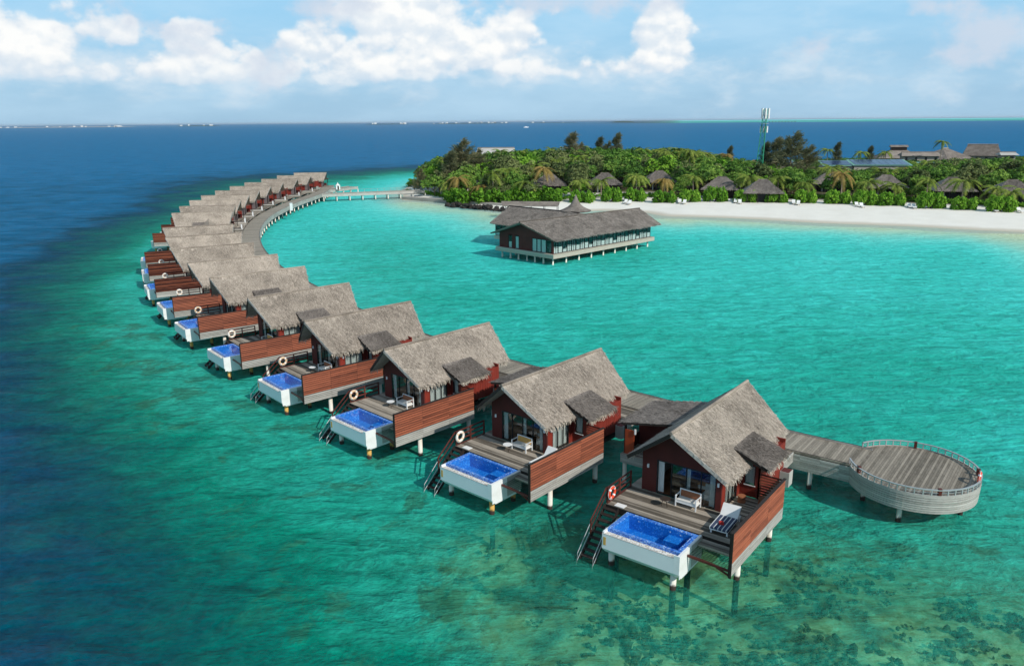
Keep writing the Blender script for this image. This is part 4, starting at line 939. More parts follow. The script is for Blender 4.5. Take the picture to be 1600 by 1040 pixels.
MB().tube([(-.95, 7.0, ZRD+.04), (29.85, 4.6, ZRD+.04)], .16, 8).build('ridge_cap', 'thatch_dark', rr_)
for a, b in (((-.93, 7, ZRD-.12), (-.43, -.82, ZEV-.2)), ((-.93, 7, ZRD-.12), (-.43, 14.82, ZEV-.2)), ((29.83, 4.6, ZRD-.12), (29.33, -.82, ZEV-.2))): MB().beam(a, b, .08, .24).build('barge_board', 'walk_board', rr_)
sp = MB().lathe([(2.9, 6.75), (3.05, 6.9), (2.3, 7.2), (1.5, 7.6), (.95, 8.1), (.58, 8.7), (.27, 9.4), (0, 10.0)], (18.9, 11.6), n=20).build('spire_roof', 'thatch_mid', rs)
# gable front
def gz_at(y): return ZRD-.3-(ZRD-ZEV)*abs(y-7)/7.8
m_ = MB()
segs = [(.5, .9), (5.4, 8.6), (9.5, 10.3), (11.2, 13.5)]
for a, b in segs: m_.box(.5, .62, a, b, ZD, 4.3)
m_.prism([(.5, 4.3), (13.5, 4.3), (13.5, gz_at(13.5)), (7, gz_at(7)), (.5, gz_at(.5))], 0, .5, .62); m_.box(.5, .62, .9, 5.4, 4.15, 4.3); m_.build('gable_wall', 'maroon', rs)
def window(parent, x0, x1, y, z0, z1, axis='x', blind=0.0, mull=0):
    "a framed window in a wall; axis = the direction the wall runs"
    def B(mb, a, b, d0, d1, c, d): return mb.box(a, b, d0, d1, c, d) if axis == 'x' else mb.box(d0, d1, a, b, c, d)
    f = MB(); B(f, x0, x0+.085, y, y+.1, z0, z1); B(f, x1-.085, x1, y, y+.1, z0, z1); B(f, x0+.085, x1-.085, y, y+.1, z0, z0+.07); B(f, x0+.085, x1-.085, y, y+.1, z1-.07, z1)
    if mull: B(f, (x0+x1)/2-.03, (x0+x1)/2+.03, y+.01, y+.09, z0+.07, z1-.07); B(f, x0+.07, (x0+x1)/2-.03, y+.01, y+.09, z0+.95, z0+1.0); B(f, (x0+x1)/2+.03, x1-.07, y+.01, y+.09, z0+.95, z0+1.0)
    o = f.build('window', 'dark_frame', parent); B(MB(), x0+.07, x1-.07, y+.045, y+.055, z0+.07, z1-.07).build('pane', 'glass', o)
    if blind: B(MB(), x0+.09, x1-.09, y+.062, y+.075, z0+.05, z0+(z1-z0)*blind).build('blind', 'white_fabric', o)
    return o
for a, b, bl in ((.9, 2.1, 0), (2.1, 3.3, .98), (3.3, 4.3, .98), (4.3, 5.4, .98), (8.6, 9.5, .98), (10.3, 11.2, .5)): window(rs, a, b, .5, ZD+.02, 4.15, 'y', bl)
nb_ = 24
for i in range(nb_):
    a = .64+i*(28.0-.64)/nb_; b = a+(28.0-.64)/nb_-.012
    window(rs, a, b, .5, ZD+.02, ZEV+.0, 'x', (.45, .42, .22, .44, .42, .35)[i % 6], 1 if i % 6 in (0, 3, 4) else 0)
for i in range(6):
    a = 14.2+i*1.7; window(rs, a, a+1.68, 9.75, ZD+.02, ZEV, 'y', .4 if i % 2 else 0)
m_ = MB(); m_.box(.63, 28.1, 13.3, 13.42, ZD, ZEV+.1); m_.box(28.0, 28.12, .62, 13.29, ZD, ZEV+.1); m_.box(9.9, 23, 24.3, 24.4, ZD, ZEV+.1); m_.box(22.9, 23.0, 14, 24.29, ZD, ZEV+.1); m_.build('rear_wall', 'maroon', rs)
MB().box(.7, 27.9, .7, 13.2, ZD+.004, ZD+.02).build('floor', 'floor_wood', rs)
m_ = MB()
for i in range(9): m_.box(1.8+i*2.9, 2.9+i*2.9, 1.6, 2.7, ZD+.02, ZD+.77); m_.box(1.8+i*2.9, 2.9+i*2.9, 5.2, 6.3, ZD+.02, ZD+.77)
m_.build('dining_tables', 'white_fabric', rs, kind='stuff')
for i in range(9):
    for yy in (.9, 7, 13.2): link('pile', pm, rs, None, (.9+i*3.35, yy, -.66))
for yy in (3, 5, 9, 11): link('pile', pm, rs, None, (.8, yy, -.66))
cw = at(783, 321, 2.8); cwr = thing('covered_walk', 'low thatched covered walkway leading from the restaurant to the beach', 'covered walkway', (cw.x, cw.y, 0), math.atan2(-.16, 1))
slope_grid(slope_grid(MB(), [(0, 0, 3.9), (15, 0, 3.9), (14.6, -1.9, 2.9), (.6, -1.9, 2.9)], .12, 20, 4, .02, 51), [(0, 0, 3.9), (15, 0, 3.9), (14.6, 1.9, 2.9), (.6, 1.9, 2.9)], .12, 20, 4, .02, 52).build('roof', 'thatch_dark', cwr)
MB().box(0.3, 14.5, -1.6, 1.6, 1.1, 1.35).build('floor', 'walk_board', cwr)
for i in range(5):
    for s in (-1.5, 1.5): MB().box(.8+i*3.4, .92+i*3.4, s-.06, s+.06, -1, 3.0).build('post', 'dark_wood', cwr)

# ------------------------------------------------------------------ the island
SHORE = np.array([(-33.4,247.6),(-26,243.5),(-18.2,234),(-10,224.5),(-1.4,213.5),(10,209),(25,211.5),(34.5,206),(39,197.8),(47.9,194.4),(61.9,188.2),(74.5,181.3),(86.2,174.8),(97.8,169.7),(108.1,164),(130,152),
 (170,132),(250,120),(390,170),(450,300),(400,430),(300,455),(200,440),(100,415),(20,395),(-20,365),(-36,330),(-39,300),(-39,272)])
def inland(X, Y):
    "signed distance to the shoreline, positive on land"
    X, Y = np.asarray(X, float).ravel(), np.asarray(Y, float).ravel(); d = np.full(len(X), 1e9); ins = np.zeros(len(X), bool)
    for (x0, y0), (x1, y1) in zip(SHORE, np.roll(SHORE, -1, 0)):
        dx, dy = x1-x0, y1-y0; t_ = np.clip(((X-x0)*dx+(Y-y0)*dy)/(dx*dx+dy*dy), 0, 1); d = np.minimum(d, np.hypot(X-x0-t_*dx, Y-y0-t_*dy))
        c = (y0 > Y) != (y1 > Y); xi = x0+(Y-y0)/(y1-y0+1e-12)*dx; ins ^= c & (X < xi)
    return np.where(ins, d, -d)
t, b = mat('island_ground', .95, .05); o = t.coord(); il = t.attr('inland')
sand = t.mix(t.noise(o, .25, 6, .6), (.66, .62, .54), (.80, .77, .70))
sand = t.mix(t.ss(il, 4.0, .3), sand, (.50, .45, .36))
soil = t.mix(t.noise(o, .6, 5, .6), (.035, .045, .018), (.16, .13, .08))
t.link(t.mix(t.ss(t.math('ADD', il, t.math('MULTIPLY', t.noise(o, .2, 4, .6), 8)), 38, 46), sand, soil), b.inputs['Base Color'])
t.link(t.bump(t.noise(o, 1.2, 6, .65), .4, .1), b.inputs['Normal'])
gx, gy = np.meshgrid(np.arange(-66, 470, 3.0), np.arange(100, 480, 3.0)); sdv = inland(gx, gy).reshape(gx.shape)
wob = np.sin(gx*.13+np.sin(gy*.09)*2)*.9+np.sin(gx*.05+gy*.07)*1.1
sdw = sdv+wob*np.clip(1-np.abs(sdv)/14, 0, 1); gzv = np.where(sdw > 0, 1.9*(1-np.exp(-sdw/16)), sdw*.085)
gzv += .10*np.sin(gx*.6+gy*.3)*np.sin(gy*.5)*np.clip(sdw/6, 0, 1)
nyy, nxx = gx.shape; idx = np.arange(nxx*nyy).reshape(nyy, nxx); Fq = np.stack([idx[:-1, :-1], idx[:-1, 1:], idx[1:, 1:], idx[1:, :-1]], -1).reshape(-1, 4)
keep = (sdw.ravel()[Fq] > -18).all(1); me = np_mesh('island', np.c_[gx.ravel(), gy.ravel(), gzv.ravel()], Fq[keep], np.full(gx.size, .5), 'island_ground')
a = me.attributes.new('inland', 'FLOAT', 'POINT'); a.data.foreach_set('value', sdw.ravel().astype(np.float32)); me.polygons.foreach_set('use_smooth', [True]*len(me.polygons))
tag(link('island', me), kind='structure')
def ground(x, y):
    d = float(inland([x], [y])[0]); return 1.9*(1-math.exp(-d/16)) if d > 0 else d*.085
# quay and breakwater at the island's tip
q0, q1, q2 = at(632, 309, .5), at(700, 313.5, .5), at(792, 321, .5)
qy = thing('quay', 'low pale concrete quay along the tip of the island', 'quay', (0, 0, 0))
for a, b in ((q0, q1), (q1, q2)): MB().beam((a.x, a.y, .35), (b.x, b.y, .35), 2.4, 1.1).build('quay_wall', 'concrete', qy)
bwk = thing('breakwater', 'dark rock breakwater in front of the island tip', 'breakwater', (0, 0, 0))
r0, r1 = at(698, 320, .5), at(800, 328, .5)
ico = [(0, 0, 1), (.89, 0, .45), (.28, .85, .45), (-.72, .53, .45), (-.72, -.53, .45), (.28, -.85, .45), (.72, .53, -.45), (-.28, .85, -.45), (-.89, 0, -.45), (-.28, -.85, -.45), (.72, -.53, -.45), (0, 0, -1)]
icf = [(0, 1, 2), (0, 2, 3), (0, 3, 4), (0, 4, 5), (0, 5, 1), (1, 6, 2), (2, 7, 3), (3, 8, 4), (4, 9, 5), (5, 10, 1), (6, 7, 2), (7, 8, 3), (8, 9, 4), (9, 10, 5), (10, 6, 1), (11, 7, 6), (11, 8, 7), (11, 9, 8), (11, 10, 9), (11, 6, 10)]
def lump(mb, c, sx_, sy_, sz_, jit=.25, tint=None): return mb.add([(c[0]+x*sx_*random.uniform(1-jit, 1+jit), c[1]+y*sy_*random.uniform(1-jit, 1+jit), c[2]+z*sz_*random.uniform(1-jit, 1+jit)) for x, y, z in ico], icf, tint)
for k in range(70):
    f = random.random(); p = r0.lerp(r1, f); m_ = MB(); s_ = random.uniform(.5, .9)
    lump(m_, (0, 0, 0), s_, s_, s_*.8); link('rock', m_.mesh('rock', 'rock'), bwk, None, (p.x+random.gauss(0, .5), p.y+random.gauss(0, .8), random.uniform(-.1, 1.1)))
# coral heads on the bed off the near villas
m_ = MB()
for k in range(560):
    px_, py_ = random.choice(((615, 885, 60), (1290, 870, 110), (1500, 930, 90), (480, 700, 80), (760, 600, 60), (1010, 930, 90), (640, 800, 120), (1250, 980, 150)))[:2] if random.random() < .6 else (random.uniform(380, 1600), random.uniform(660, 1040)), 0
    if isinstance(px_, tuple): px_, py_ = px_
    px_ += random.gauss(0, 55); py_ += random.gauss(0, 28); p = at(px_, py_, 0)
    dd = float(sea_depth(np.array([p.x]), np.array([p.y]))[0])
    if dd > 4.5: continue
    s_ = random.choice((.10, .12, .16, .16, .22, .30))
    for q in range(5): lump(m_, (p.x+random.gauss(0, s_*1.6), p.y+random.gauss(0, s_*1.6), -dd+random.uniform(0, .12)), s_*random.uniform(.5, 1), s_*random.uniform(.5, 1), s_*random.uniform(.5, .9), .4, random.random())
m_.build('coral', 'coral', kind='stuff', smooth=True)

# --- beach bungalows
def make_bungalow():
    t_ = thing('beach_bungalow', 'x', 'bungalow')
    rf = MB(); e, p_ = 6.0, 1.3; ze, zp = 2.9, 6.1
    for q in ([(-p_, 0, zp), (p_, 0, zp), (e, -e, ze), (-e, -e, ze)], [(p_, 0, zp), (-p_, 0, zp), (-e, e, ze), (e, e, ze)]): slope_grid(rf, q, .16, 12, 8, .03, 61)
    for s in (-1, 1): rf.add([(s*p_, 0, zp), (s*e, -e, ze), (s*e, e, ze)], [(0, 1, 2)])
    rfo = rf.build('roof', 'shingle', t_)
    tufts_xy('thatch_leaves', [(-p_, 0, zp), (p_, 0, zp), (e, -e, ze), (-e, -e, ze)], 1500, rfo, 'shingle', ln=.6, wd=.14, seed=62)
    MB().tube([(-p_-.2, 0, zp+.05), (p_+.2, 0, zp+.05)], .18, 6).build('ridge_cap', 'thatch_dark', rfo)
    w_ = MB(); w_.box(-4.2, 4.2, -3.0, 4.2, 0, 2.95); w_.build('wall', 'dark_wood', t_)
    for x in (-2.2, -.6, 1.0): MB().box(x, x+1.4, -3.05, -3.005, .1, 2.3).build('glass_door', 'dark_frame', t_)
    MB().box(-2.75, -2.3, -3.06, -3.006, .1, 2.3).build('curtain', 'white_fabric', t_)
    for x in (-4.6, -1.5, 1.5, 4.6): MB().box(x-.09, x+.09, -5.2, -5.0, 0, 3.1).build('post', 'dark_wood', t_)
    MB().box(-4.8, 4.8, -5.3, -3.0, -.4, .08).build('veranda', 'deck_board_u', t_)
    return t_
bpx = [(858, 274), (945, 273), (1030, 270), (1128, 279), (1192, 283), (1298, 272), (1385, 277), (1488, 281), (1582, 285)]
BUNG = []; bproto = make_bungalow()
where = ['leftmost beach bungalow, half hidden by bushes behind the restaurant', 'beach bungalow left of the tall spire of the restaurant roof', 'beach bungalow with its whole peaked roof showing, third from the left', 'fourth beach bungalow from the left, its roof mostly behind palms',
 'fifth beach bungalow from the left, just right of the cell tower base', 'beach bungalow behind the orange-leaved palm', 'seventh beach bungalow from the left with its roof clear of the trees', 'eighth beach bungalow from the left, between two palms', 'rightmost beach bungalow at the edge of the picture']
for i, (x, y) in enumerate(bpx):
    p = at(x, y, 7.0); o = bproto if i == 0 else copy_tree(bproto); g0 = ground(p.x, p.y)
    o.location = (p.x, p.y, g0-.35); o.scale = (.9, .9, 1.0); o.rotation_euler.z = math.atan2(-.28, 1)+random.uniform(-.08, .08) if i > 2 else -.05; o['label'] = where[i]; o['group'] = 'thatched bungalows behind the beach'; BUNG.append((p.x, p.y))

# ------------------------------------------------------------------ vegetation
def leaf_mesh(name, centres, out, size, clump_t, material, seed, flat=.35, aspect=1.5):
    "leaf quads at centres, facing roughly along out, tone by clump"
    g = np.random.default_rng(seed); n = len(centres)
    nrm = out+g.normal(0, .55, (n, 3)); nrm[:, 2] += flat; nrm /= np.linalg.norm(nrm, axis=1)[:, None]
    tx = np.cross(nrm, g.normal(0, 1, (n, 3))); tx /= np.linalg.norm(tx, axis=1)[:, None]; ty = np.cross(nrm, tx)
    s = size*(.6+.8*g.random(n)); a = tx*(s*aspect/2)[:, None]; b = ty*(s/2)[:, None]
    V = np.stack([centres-a, centres+b*.8, centres+a, centres-b*.8], 1).reshape(-1, 3)
    return np_mesh(name, V, np.arange(4*n).reshape(n, 4), np.repeat(np.clip(clump_t+g.normal(0, .14, n), 0, 1), 4), material)
def crown_points(seed, ncl, per, rx, ry, rz, zc, clr, bottom=-.45):
    g = np.random.default_rng(seed); C_ = []; O_ = []; T_ = []
    k = 0
    while k < ncl:
        d = g.normal(0, 1, 3); d /= np.linalg.norm(d)
        if d[2] < bottom: continue
        rad_ = g.uniform(.62, 1.0)*(1+.22*math.sin(3*math.atan2(d[1], d[0])+seed)); c = d*rad_*np.array([rx, ry, rz])
        r_ = clr*g.uniform(.6, 1.25); n = int(per*g.uniform(.6, 1.3))
        q = g.normal(0, 1, (n, 3)); q /= np.linalg.norm(q, axis=1)[:, None]; q[:, 2] = np.abs(q[:, 2])*.9-.15
        pts = c+q*(r_*g.uniform(.55, 1.0, n))[:, None]; pts[:, 2] += zc
        C_.append(pts); O_.append(q*.6+d*.5); T_.append(np.full(n, g.uniform(.15, .75))); k += 1
    return np.concatenate(C_), np.concatenate(O_), np.concatenate(T_)
def hedge_points(seed):
    g = np.random.default_rng(seed); C_ = []; O_ = []; T_ = []
    for k in range(84):
        c = np.array([g.uniform(-3.3, 3.3), g.uniform(-1.7, 1.7), g.uniform(.25, 2.1)])
        if abs(c[0]) > 2.5: c[2] *= .75
        n = int(g.uniform(26, 44)); q = g.normal(0, 1, (n, 3)); q /= np.linalg.norm(q, axis=1)[:, None]; pts = c+q*(g.uniform(.3, .62, n))[:, None]; pts[:, 2] = np.maximum(pts[:, 2], .03)
        C_.append(pts); O_.append(q*.7+np.array([0, -.25, .25])); T_.append(np.full(n, g.uniform(.15, .8)))
    return np.concatenate(C_), np.concatenate(O_), np.concatenate(T_)
def limb_mesh(h, spread, seed, material='bark'):
    r_ = random.Random(seed); mb = MB(); mb.tube([(0, 0, -.6), (.1, .05, h*.35), (r_.uniform(-.3, .3), r_.uniform(-.3, .3), h*.6)], [.26, .20, .13], 7)
    for k in range(5):
        a = k*1.26+r_.random(); z0 = h*r_.uniform(.25, .5); mb.tube([(0.05, 0, z0), (math.cos(a)*spread*.45, math.sin(a)*spread*.45, z0+h*.2), (math.cos(a)*spread*.8, math.sin(a)*spread*.8, h*.72)], [.12, .08, .03], 5)
    return mb.mesh('trunk', material, True)
TREE = {}
def proto_tree(key, name, crown, trunk):
    TREE[key] = (name, crown, trunk)
for v in range(4):
    rx, rz = (4.2, 3.0) if v < 2 else (3.6, 3.3)
    proto_tree('broad%d' % v, 'broadleaf_tree', leaf_mesh('crown', *crown_points(100+v, 64, 40, rx, rx*.92, rz, 4.9, 1.15)[:2], .46, crown_points(100+v, 64, 40, rx, rx*.92, rz, 4.9, 1.15)[2], 'leaf' if v != 2 else 'leaf_olive', v), limb_mesh(6.5, 3.2, v))
proto_tree('bright0', 'broadleaf_tree', leaf_mesh('crown', *crown_points(131, 60, 40, 4.0, 3.8, 2.8, 4.7, 1.1)[:2], .5, crown_points(131, 60, 40, 4.0, 3.8, 2.8, 4.7, 1.1)[2], 'leaf_bright', 31), limb_mesh(6.2, 3.0, 31))
for v in range(2):
    cp = hedge_points(150+v); proto_tree('hedge%d' % v, 'hedge_shrub', leaf_mesh('foliage', cp[0], cp[1], .42, cp[2], 'leaf_bright', 50+v), limb_mesh(2.0, 2.0, 50+v))
def wispy(seed, h, rb, n):
    g = np.random.default_rng(seed); nb = 90; base = []; dr = []; tt = []
    for k in range(nb):
        f = g.random()**.8; z = h*(.12+.88*f); r_ = rb*(1-f)**.75*g.uniform(.5, 1.15)+.25; a = g.uniform(0, 6.283); tone = g.uniform(.1, .8)
        tip = np.array([math.cos(a)*r_+.9*f, math.sin(a)*r_, z+r_*.55]); root = np.array([.5*f*f, 0, z-.3])
        m = n//nb; s = g.uniform(.2, 1.0, m)[:, None]; p = root+(tip-root)*s+g.normal(0, .20+.04*r_, (m, 3)); base.append(p)
        d = (tip-root)/np.linalg.norm(tip-root)+g.normal(0, .55, (m, 3)); d[:, 2] += .15; dr.append(d/np.linalg.norm(d, axis=1)[:, None]); tt.append(np.full(m, tone))
    base, dr, tt = np.concatenate(base), np.concatenate(dr), np.concatenate(tt); m = len(base)
    side = np.cross(dr, g.normal(0, 1, (m, 3))); side /= np.linalg.norm(side, axis=1)[:, None]; L = g.uniform(.5, 1.2, m)[:, None]; w_ = .075
    V = np.stack([base-side*w_, base+side*w_, base+dr*L+side*.03, base+dr*L-side*.03], 1).reshape(-1, 3)
    cr = np_mesh('crown', V, np.arange(4*m).reshape(m, 4), np.repeat(np.clip(tt+g.normal(0, .12, m), 0, 1), 4), 'needle')
    tr_ = MB(); tr_.tube([(0, 0, -.6), (.1, 0, h*.4), (.55, 0, h*.97)], [.28, .18, .03], 7); return cr, tr_.mesh('trunk', 'bark', True)
for v, (h_, r_) in enumerate(((15, 4.6), (15, 3.4))): proto_tree('casu%d' % v, 'casuarina_tree', *wispy(70+v, h_, r_, 3600))
# palms: trunk and single fronds
def frond(seed, L, droop, material):
    g = np.random.default_rng(seed); n = 16; V = []; Fc = []; T = []; pts = []
    for i in range(n+1):
        s = i/n; pts.append(np.array([L*(s-.12*s*s), 0, L*(.42*s-droop*s*s)]))
    for i in range(1, n+1):
        p = pts[i]; d = pts[i]-pts[i-1]; d /= np.linalg.norm(d); w_ = .85*math.sin(math.pi*min(1, .12+i/n*.86))**.6*L*.22; tn = g.uniform(.25, .8)
        for s in (-1, 1):
            for q in (0, .5):
                b0 = p-(pts[i]-pts[i-1])*q; tip = b0+d*w_*.65+np.array([0, s*w_, -w_*.42*g.uniform(.6, 1.5)]); k = len(V)
                V += [b0-d*.07, b0+d*.07, tip]; Fc.append((k, k+1, k+2)); T += [tn+g.normal(0, .1)]*3
    for i in range(n):
        k = len(V); V += [pts[i]+np.array([0, -.03, 0]), pts[i]+np.array([0, .03, 0]), pts[i+1]]; Fc.append((k, k+1, k+2)); T += [.9]*3
    return np_mesh('frond', np.array(V), np.array(Fc), np.clip(T, 0, 1), material)
FR = [frond(1, 3.6, .62, 'leaf_palm'), frond(2, 3.9, .85, 'leaf_palm'), frond(3, 3.4, 1.05, 'leaf_palm')]
FRD = [frond(4, 3.6, .75, 'leaf_palm_dry'), frond(5, 3.4, 1.0, 'leaf_palm_dry'), frond(6, 3.2, 1.2, 'leaf_palm_dry')]
palm_trunk = MB().tube([(0, 0, -.6), (.12, 0, 1.2), (.20, .05, 2.6), (.18, .1, 4.0)], [.20, .14, .115, .10], 7).mesh('trunk', 'palm_bark', True)
def add_palm(x, y, h, lab, dry=False, seed=0, s=1.0, grp='coconut palms along the beach'):
    g = random.Random(seed); o = thing('coconut_palm', lab, 'palm tree', (x, y, ground(x, y)), g.uniform(0, 6.28), grp)
    tr_ = link('trunk', palm_trunk, o); tr_.scale = (s, s, h/4.0); cr = bpy.data.objects.new('crown', None); COL.objects.link(cr); cr.parent = o; cr.location = (.18*s, .1*s, h-.05); cr.empty_display_size = .2
    n = 15
    for k in range(n):
        f = link('frond', (FRD if dry else FR)[(0, 0, 1, 1, 2)[k % 5]], cr); f.rotation_euler = (g.uniform(-.2, .2), g.uniform(-.35, .15) if k % 5 < 2 else g.uniform(-.1, .3), k*2.4+g.uniform(-.2, .2)); f.scale = (s*g.uniform(.85, 1.1),)*3
    return o
ORD9 = ['leftmost', 'second', 'third', 'fourth', 'fifth', 'sixth', 'seventh', 'eighth', 'rightmost']
def near_b(x, y):
    i = min(range(9), key=lambda k: abs(math.atan2(BUNG[k][0], BUNG[k][1])-math.atan2(x, y))); return ORD9[i]+' beach bungalow'
def add_tree(key, x, y, s, lab, cat, grp, sz=None, rz=None):
    nm, cr, tr_ = TREE[key]; o = thing(nm, lab, cat, (x, y, ground(x, y)-.05), random.uniform(0, 6.28) if rz is None else rz, grp)
    o.scale = (s, s, sz or s); link('foliage' if nm == 'hedge_shrub' else 'crown', cr, o); link('trunk', tr_, o); return o
def pix(x, y, z):
    d = Vector((x, y, z-CAM_H)); k = d.dot(FW); return 800+F*d.dot(RT)/k, 520-F*d.dot(UP)/k
SKYL = [(560,300),(640,272),(665,255),(700,244),(760,243),(800,238),(840,236),(950,233),(1050,234),(1130,246),(1180,256),(1215,262),(1330,266),(1400,266),(1440,258),(1480,252),(1540,250),(1600,252),(1700,255)]
def cap_height(x, y):
    px_, _ = pix(x, y, 5); py_ = np.interp(px_, [a for a, b in SKYL], [b for a, b in SKYL])
    d = ray(px_, py_); return CAM_H+d.z/d.y*y-ground(x, y)
# hedges along the beach front, one between each pair of paths, a palm behind most of them
HB = 'hedges along the top of the beach'
for i, (x, y) in enumerate([(862,312),(910,313),(957,312),(1040,314),(1120,314),(1168,315),(1216,316),(1313,318),(1356,320),(1398,321),(1460,325),(1513,327),(1570,330),(994,312),(1080,314),(1262,317)]):
    p = at(x, y, 1.8); add_tree('hedge%d' % (i % 2), p.x, p.y+1.8, random.uniform(.80, .95), 'low bright green hedge on the sand by the '+near_b(p.x, p.y), 'hedge', HB, random.uniform(1.2, 1.6), rz=math.atan2(-.28, 1))
for i, x in enumerate((712,735,762,790,816,842)):
    p = at(x, 313+(x-712)*.02, 1.5); add_tree('hedge%d' % (i % 2), p.x, p.y+6, random.uniform(1.2, 1.6), 'bright low shrubs behind the quay and breakwater', 'shrub', 'shrubs behind the quay', 1.6)
VEGL = np.array([at(x, y, 1.6)[:2] for x, y in [(600,292),(640,299),(690,307),(760,313),(850,316),(960,311),(1040,312),(1100,312),(1200,314),(1300,316),(1400,319),(1500,324),(1600,329),(1700,335)]]); va_ = np.arctan2(VEGL[:, 0], VEGL[:, 1]); vr_ = np.hypot(VEGL[:, 0], VEGL[:, 1])
palms = [(903,246,0,9.5),(868,250,0,9),(835,258,0,8),(850,262,1,8),(795,262,0,8),(940,282,0,5.5),(905,282,0,5.5),(1040,281,1,5),(995,275,0,6.5),(1085,276,0,7),(1172,276,0,7),(1218,279,0,6.5),(1160,285,0,5.5),(1318,272,1,7),(1300,262,0,8),(1355,285,0,6),(1452,282,0,6.5),(1508,283,0,6.5),(1560,295,0,5),(1255,285,0,5.5),(748,292,1,5),(715,278,1,6),(700,285,0,5),(818,285,0,6),(770,270,0,8),(1400,290,0,5.5),(1580,300,0,5)]
for i, (x, y, dry, h) in enumerate(palms):
    t_ = 1.8+h; p = at(x, y, t_); a = math.atan2(p.x, p.y); r_ = math.hypot(p.x, p.y); rv_ = np.interp(a, va_, vr_)+random.uniform(4.5, 7.0)
    if r_ < rv_:
        p = p*(rv_/r_); h = CAM_H+ray(x, y).z/ray(x, y).y*p.y-ground(p.x, p.y)
        if h < 2.2: continue
    g0 = ground(p.x, p.y); side_w = 'left of the cell tower' if x < 1185 else 'right of the cell tower'
    add_palm(p.x, p.y, h, ('palm with yellow-orange dry fronds ' if dry else 'green coconut palm ')+'near the '+near_b(p.x, p.y), bool(dry), i, random.uniform(1.2, 1.5), ('dry palms' if dry else 'green palms')+' near the '+near_b(p.x, p.y))
# tall casuarinas
CAS = ['tallest dark casuarina at the left tip of the wood', 'smaller casuarina on the left flank of the tall left-tip casuarina', 'low casuarina just in front of the long grey sheet roof', 'dark casuarina on the skyline, leftmost of the mid-wood group', 'short casuarina close right of the leftmost mid-wood one',
 'middle casuarina of the skyline group above the wood', 'tall casuarina at the right end of the mid-wood group', 'short casuarina left of the tall one ending the mid-wood group', 'largest olive-brown casuarina, right of the cell tower', 'casuarina leaning on the right side of the largest one',
 'dark casuarina between the cell tower and the largest casuarina', 'slim casuarina directly behind the cell tower', 'small casuarina on the skyline above the large solar roof', 'thin casuarina on the skyline right of the solar roofs', 'lone small casuarina on the skyline left of the cell tower', 'low casuarina at the outer left edge of the island by the footbridge']
for i, (x, ytop, d, k, s) in enumerate([(718,216,268,0,1.0),(700,236,262,1,.8),(742,232,272,0,.8),(890,207,330,1,.72),(905,222,335,0,.5),(935,214,345,1,.55),(962,208,340,1,.7),(948,220,330,0,.5),(1238,205,262,0,1.05),(1262,226,266,0,.85),(1213,215,285,1,.72),(1196,222,290,1,.6),(1308,222,335,1,.55),(1360,228,340,1,.5),(1140,228,350,1,.5),(655,262,262,0,.5)]):
    zt = CAM_H+ray(x, ytop).z/ray(x, ytop).y*d; X = ray(x, ytop).x/ray(x, ytop).y*d; h = zt-ground(X, d); s0 = h/15.6
    add_tree('casu%d' % k, X, d, s0*(1.5 if s > .7 else 1.15), CAS[i], 'casuarina tree', 'tall casuarinas '+('left' if x < 1185 else 'right')+' of the cell tower', s0, rz=random.uniform(-.4, .4))
for i, (x, ytop, d) in enumerate(((1474,216,372),(1295,228,345),(1345,232,335),(1386,232,340))):
    zt = CAM_H+ray(x, ytop).z/ray(x, ytop).y*d; X = ray(x, ytop).x/ray(x, ytop).y*d; add_palm(X, d, max(4, zt-ground(X, d)-1.6), 'slender palm rising above the woods near the big far roofs', False, 60+i, 1.25, 'palms among the far roofs')
gpr = random.Random(77)
for i in range(95):
    a = gpr.uniform(-.12, .62); r_ = np.interp(a, np.linspace(-.16, .62, 20), [262]*20)+gpr.uniform(8, 95); x, y = math.sin(a)*r_, math.cos(a)*r_
    if float(inland([x], [y])[0]) < 14 or any(math.hypot(x-bx, y-by) < 8 for bx, by in BUNG): continue
    h = cap_height(x, y)+gpr.uniform(-1.2, 1.2)
    if h > 4: add_palm(x, y, h, 'palm crown standing among the broadleaf trees far behind the '+near_b(x, y), gpr.random() < .12, 200+i, gpr.uniform(1.0, 1.3), 'palms in the wood far behind the '+near_b(x, y))
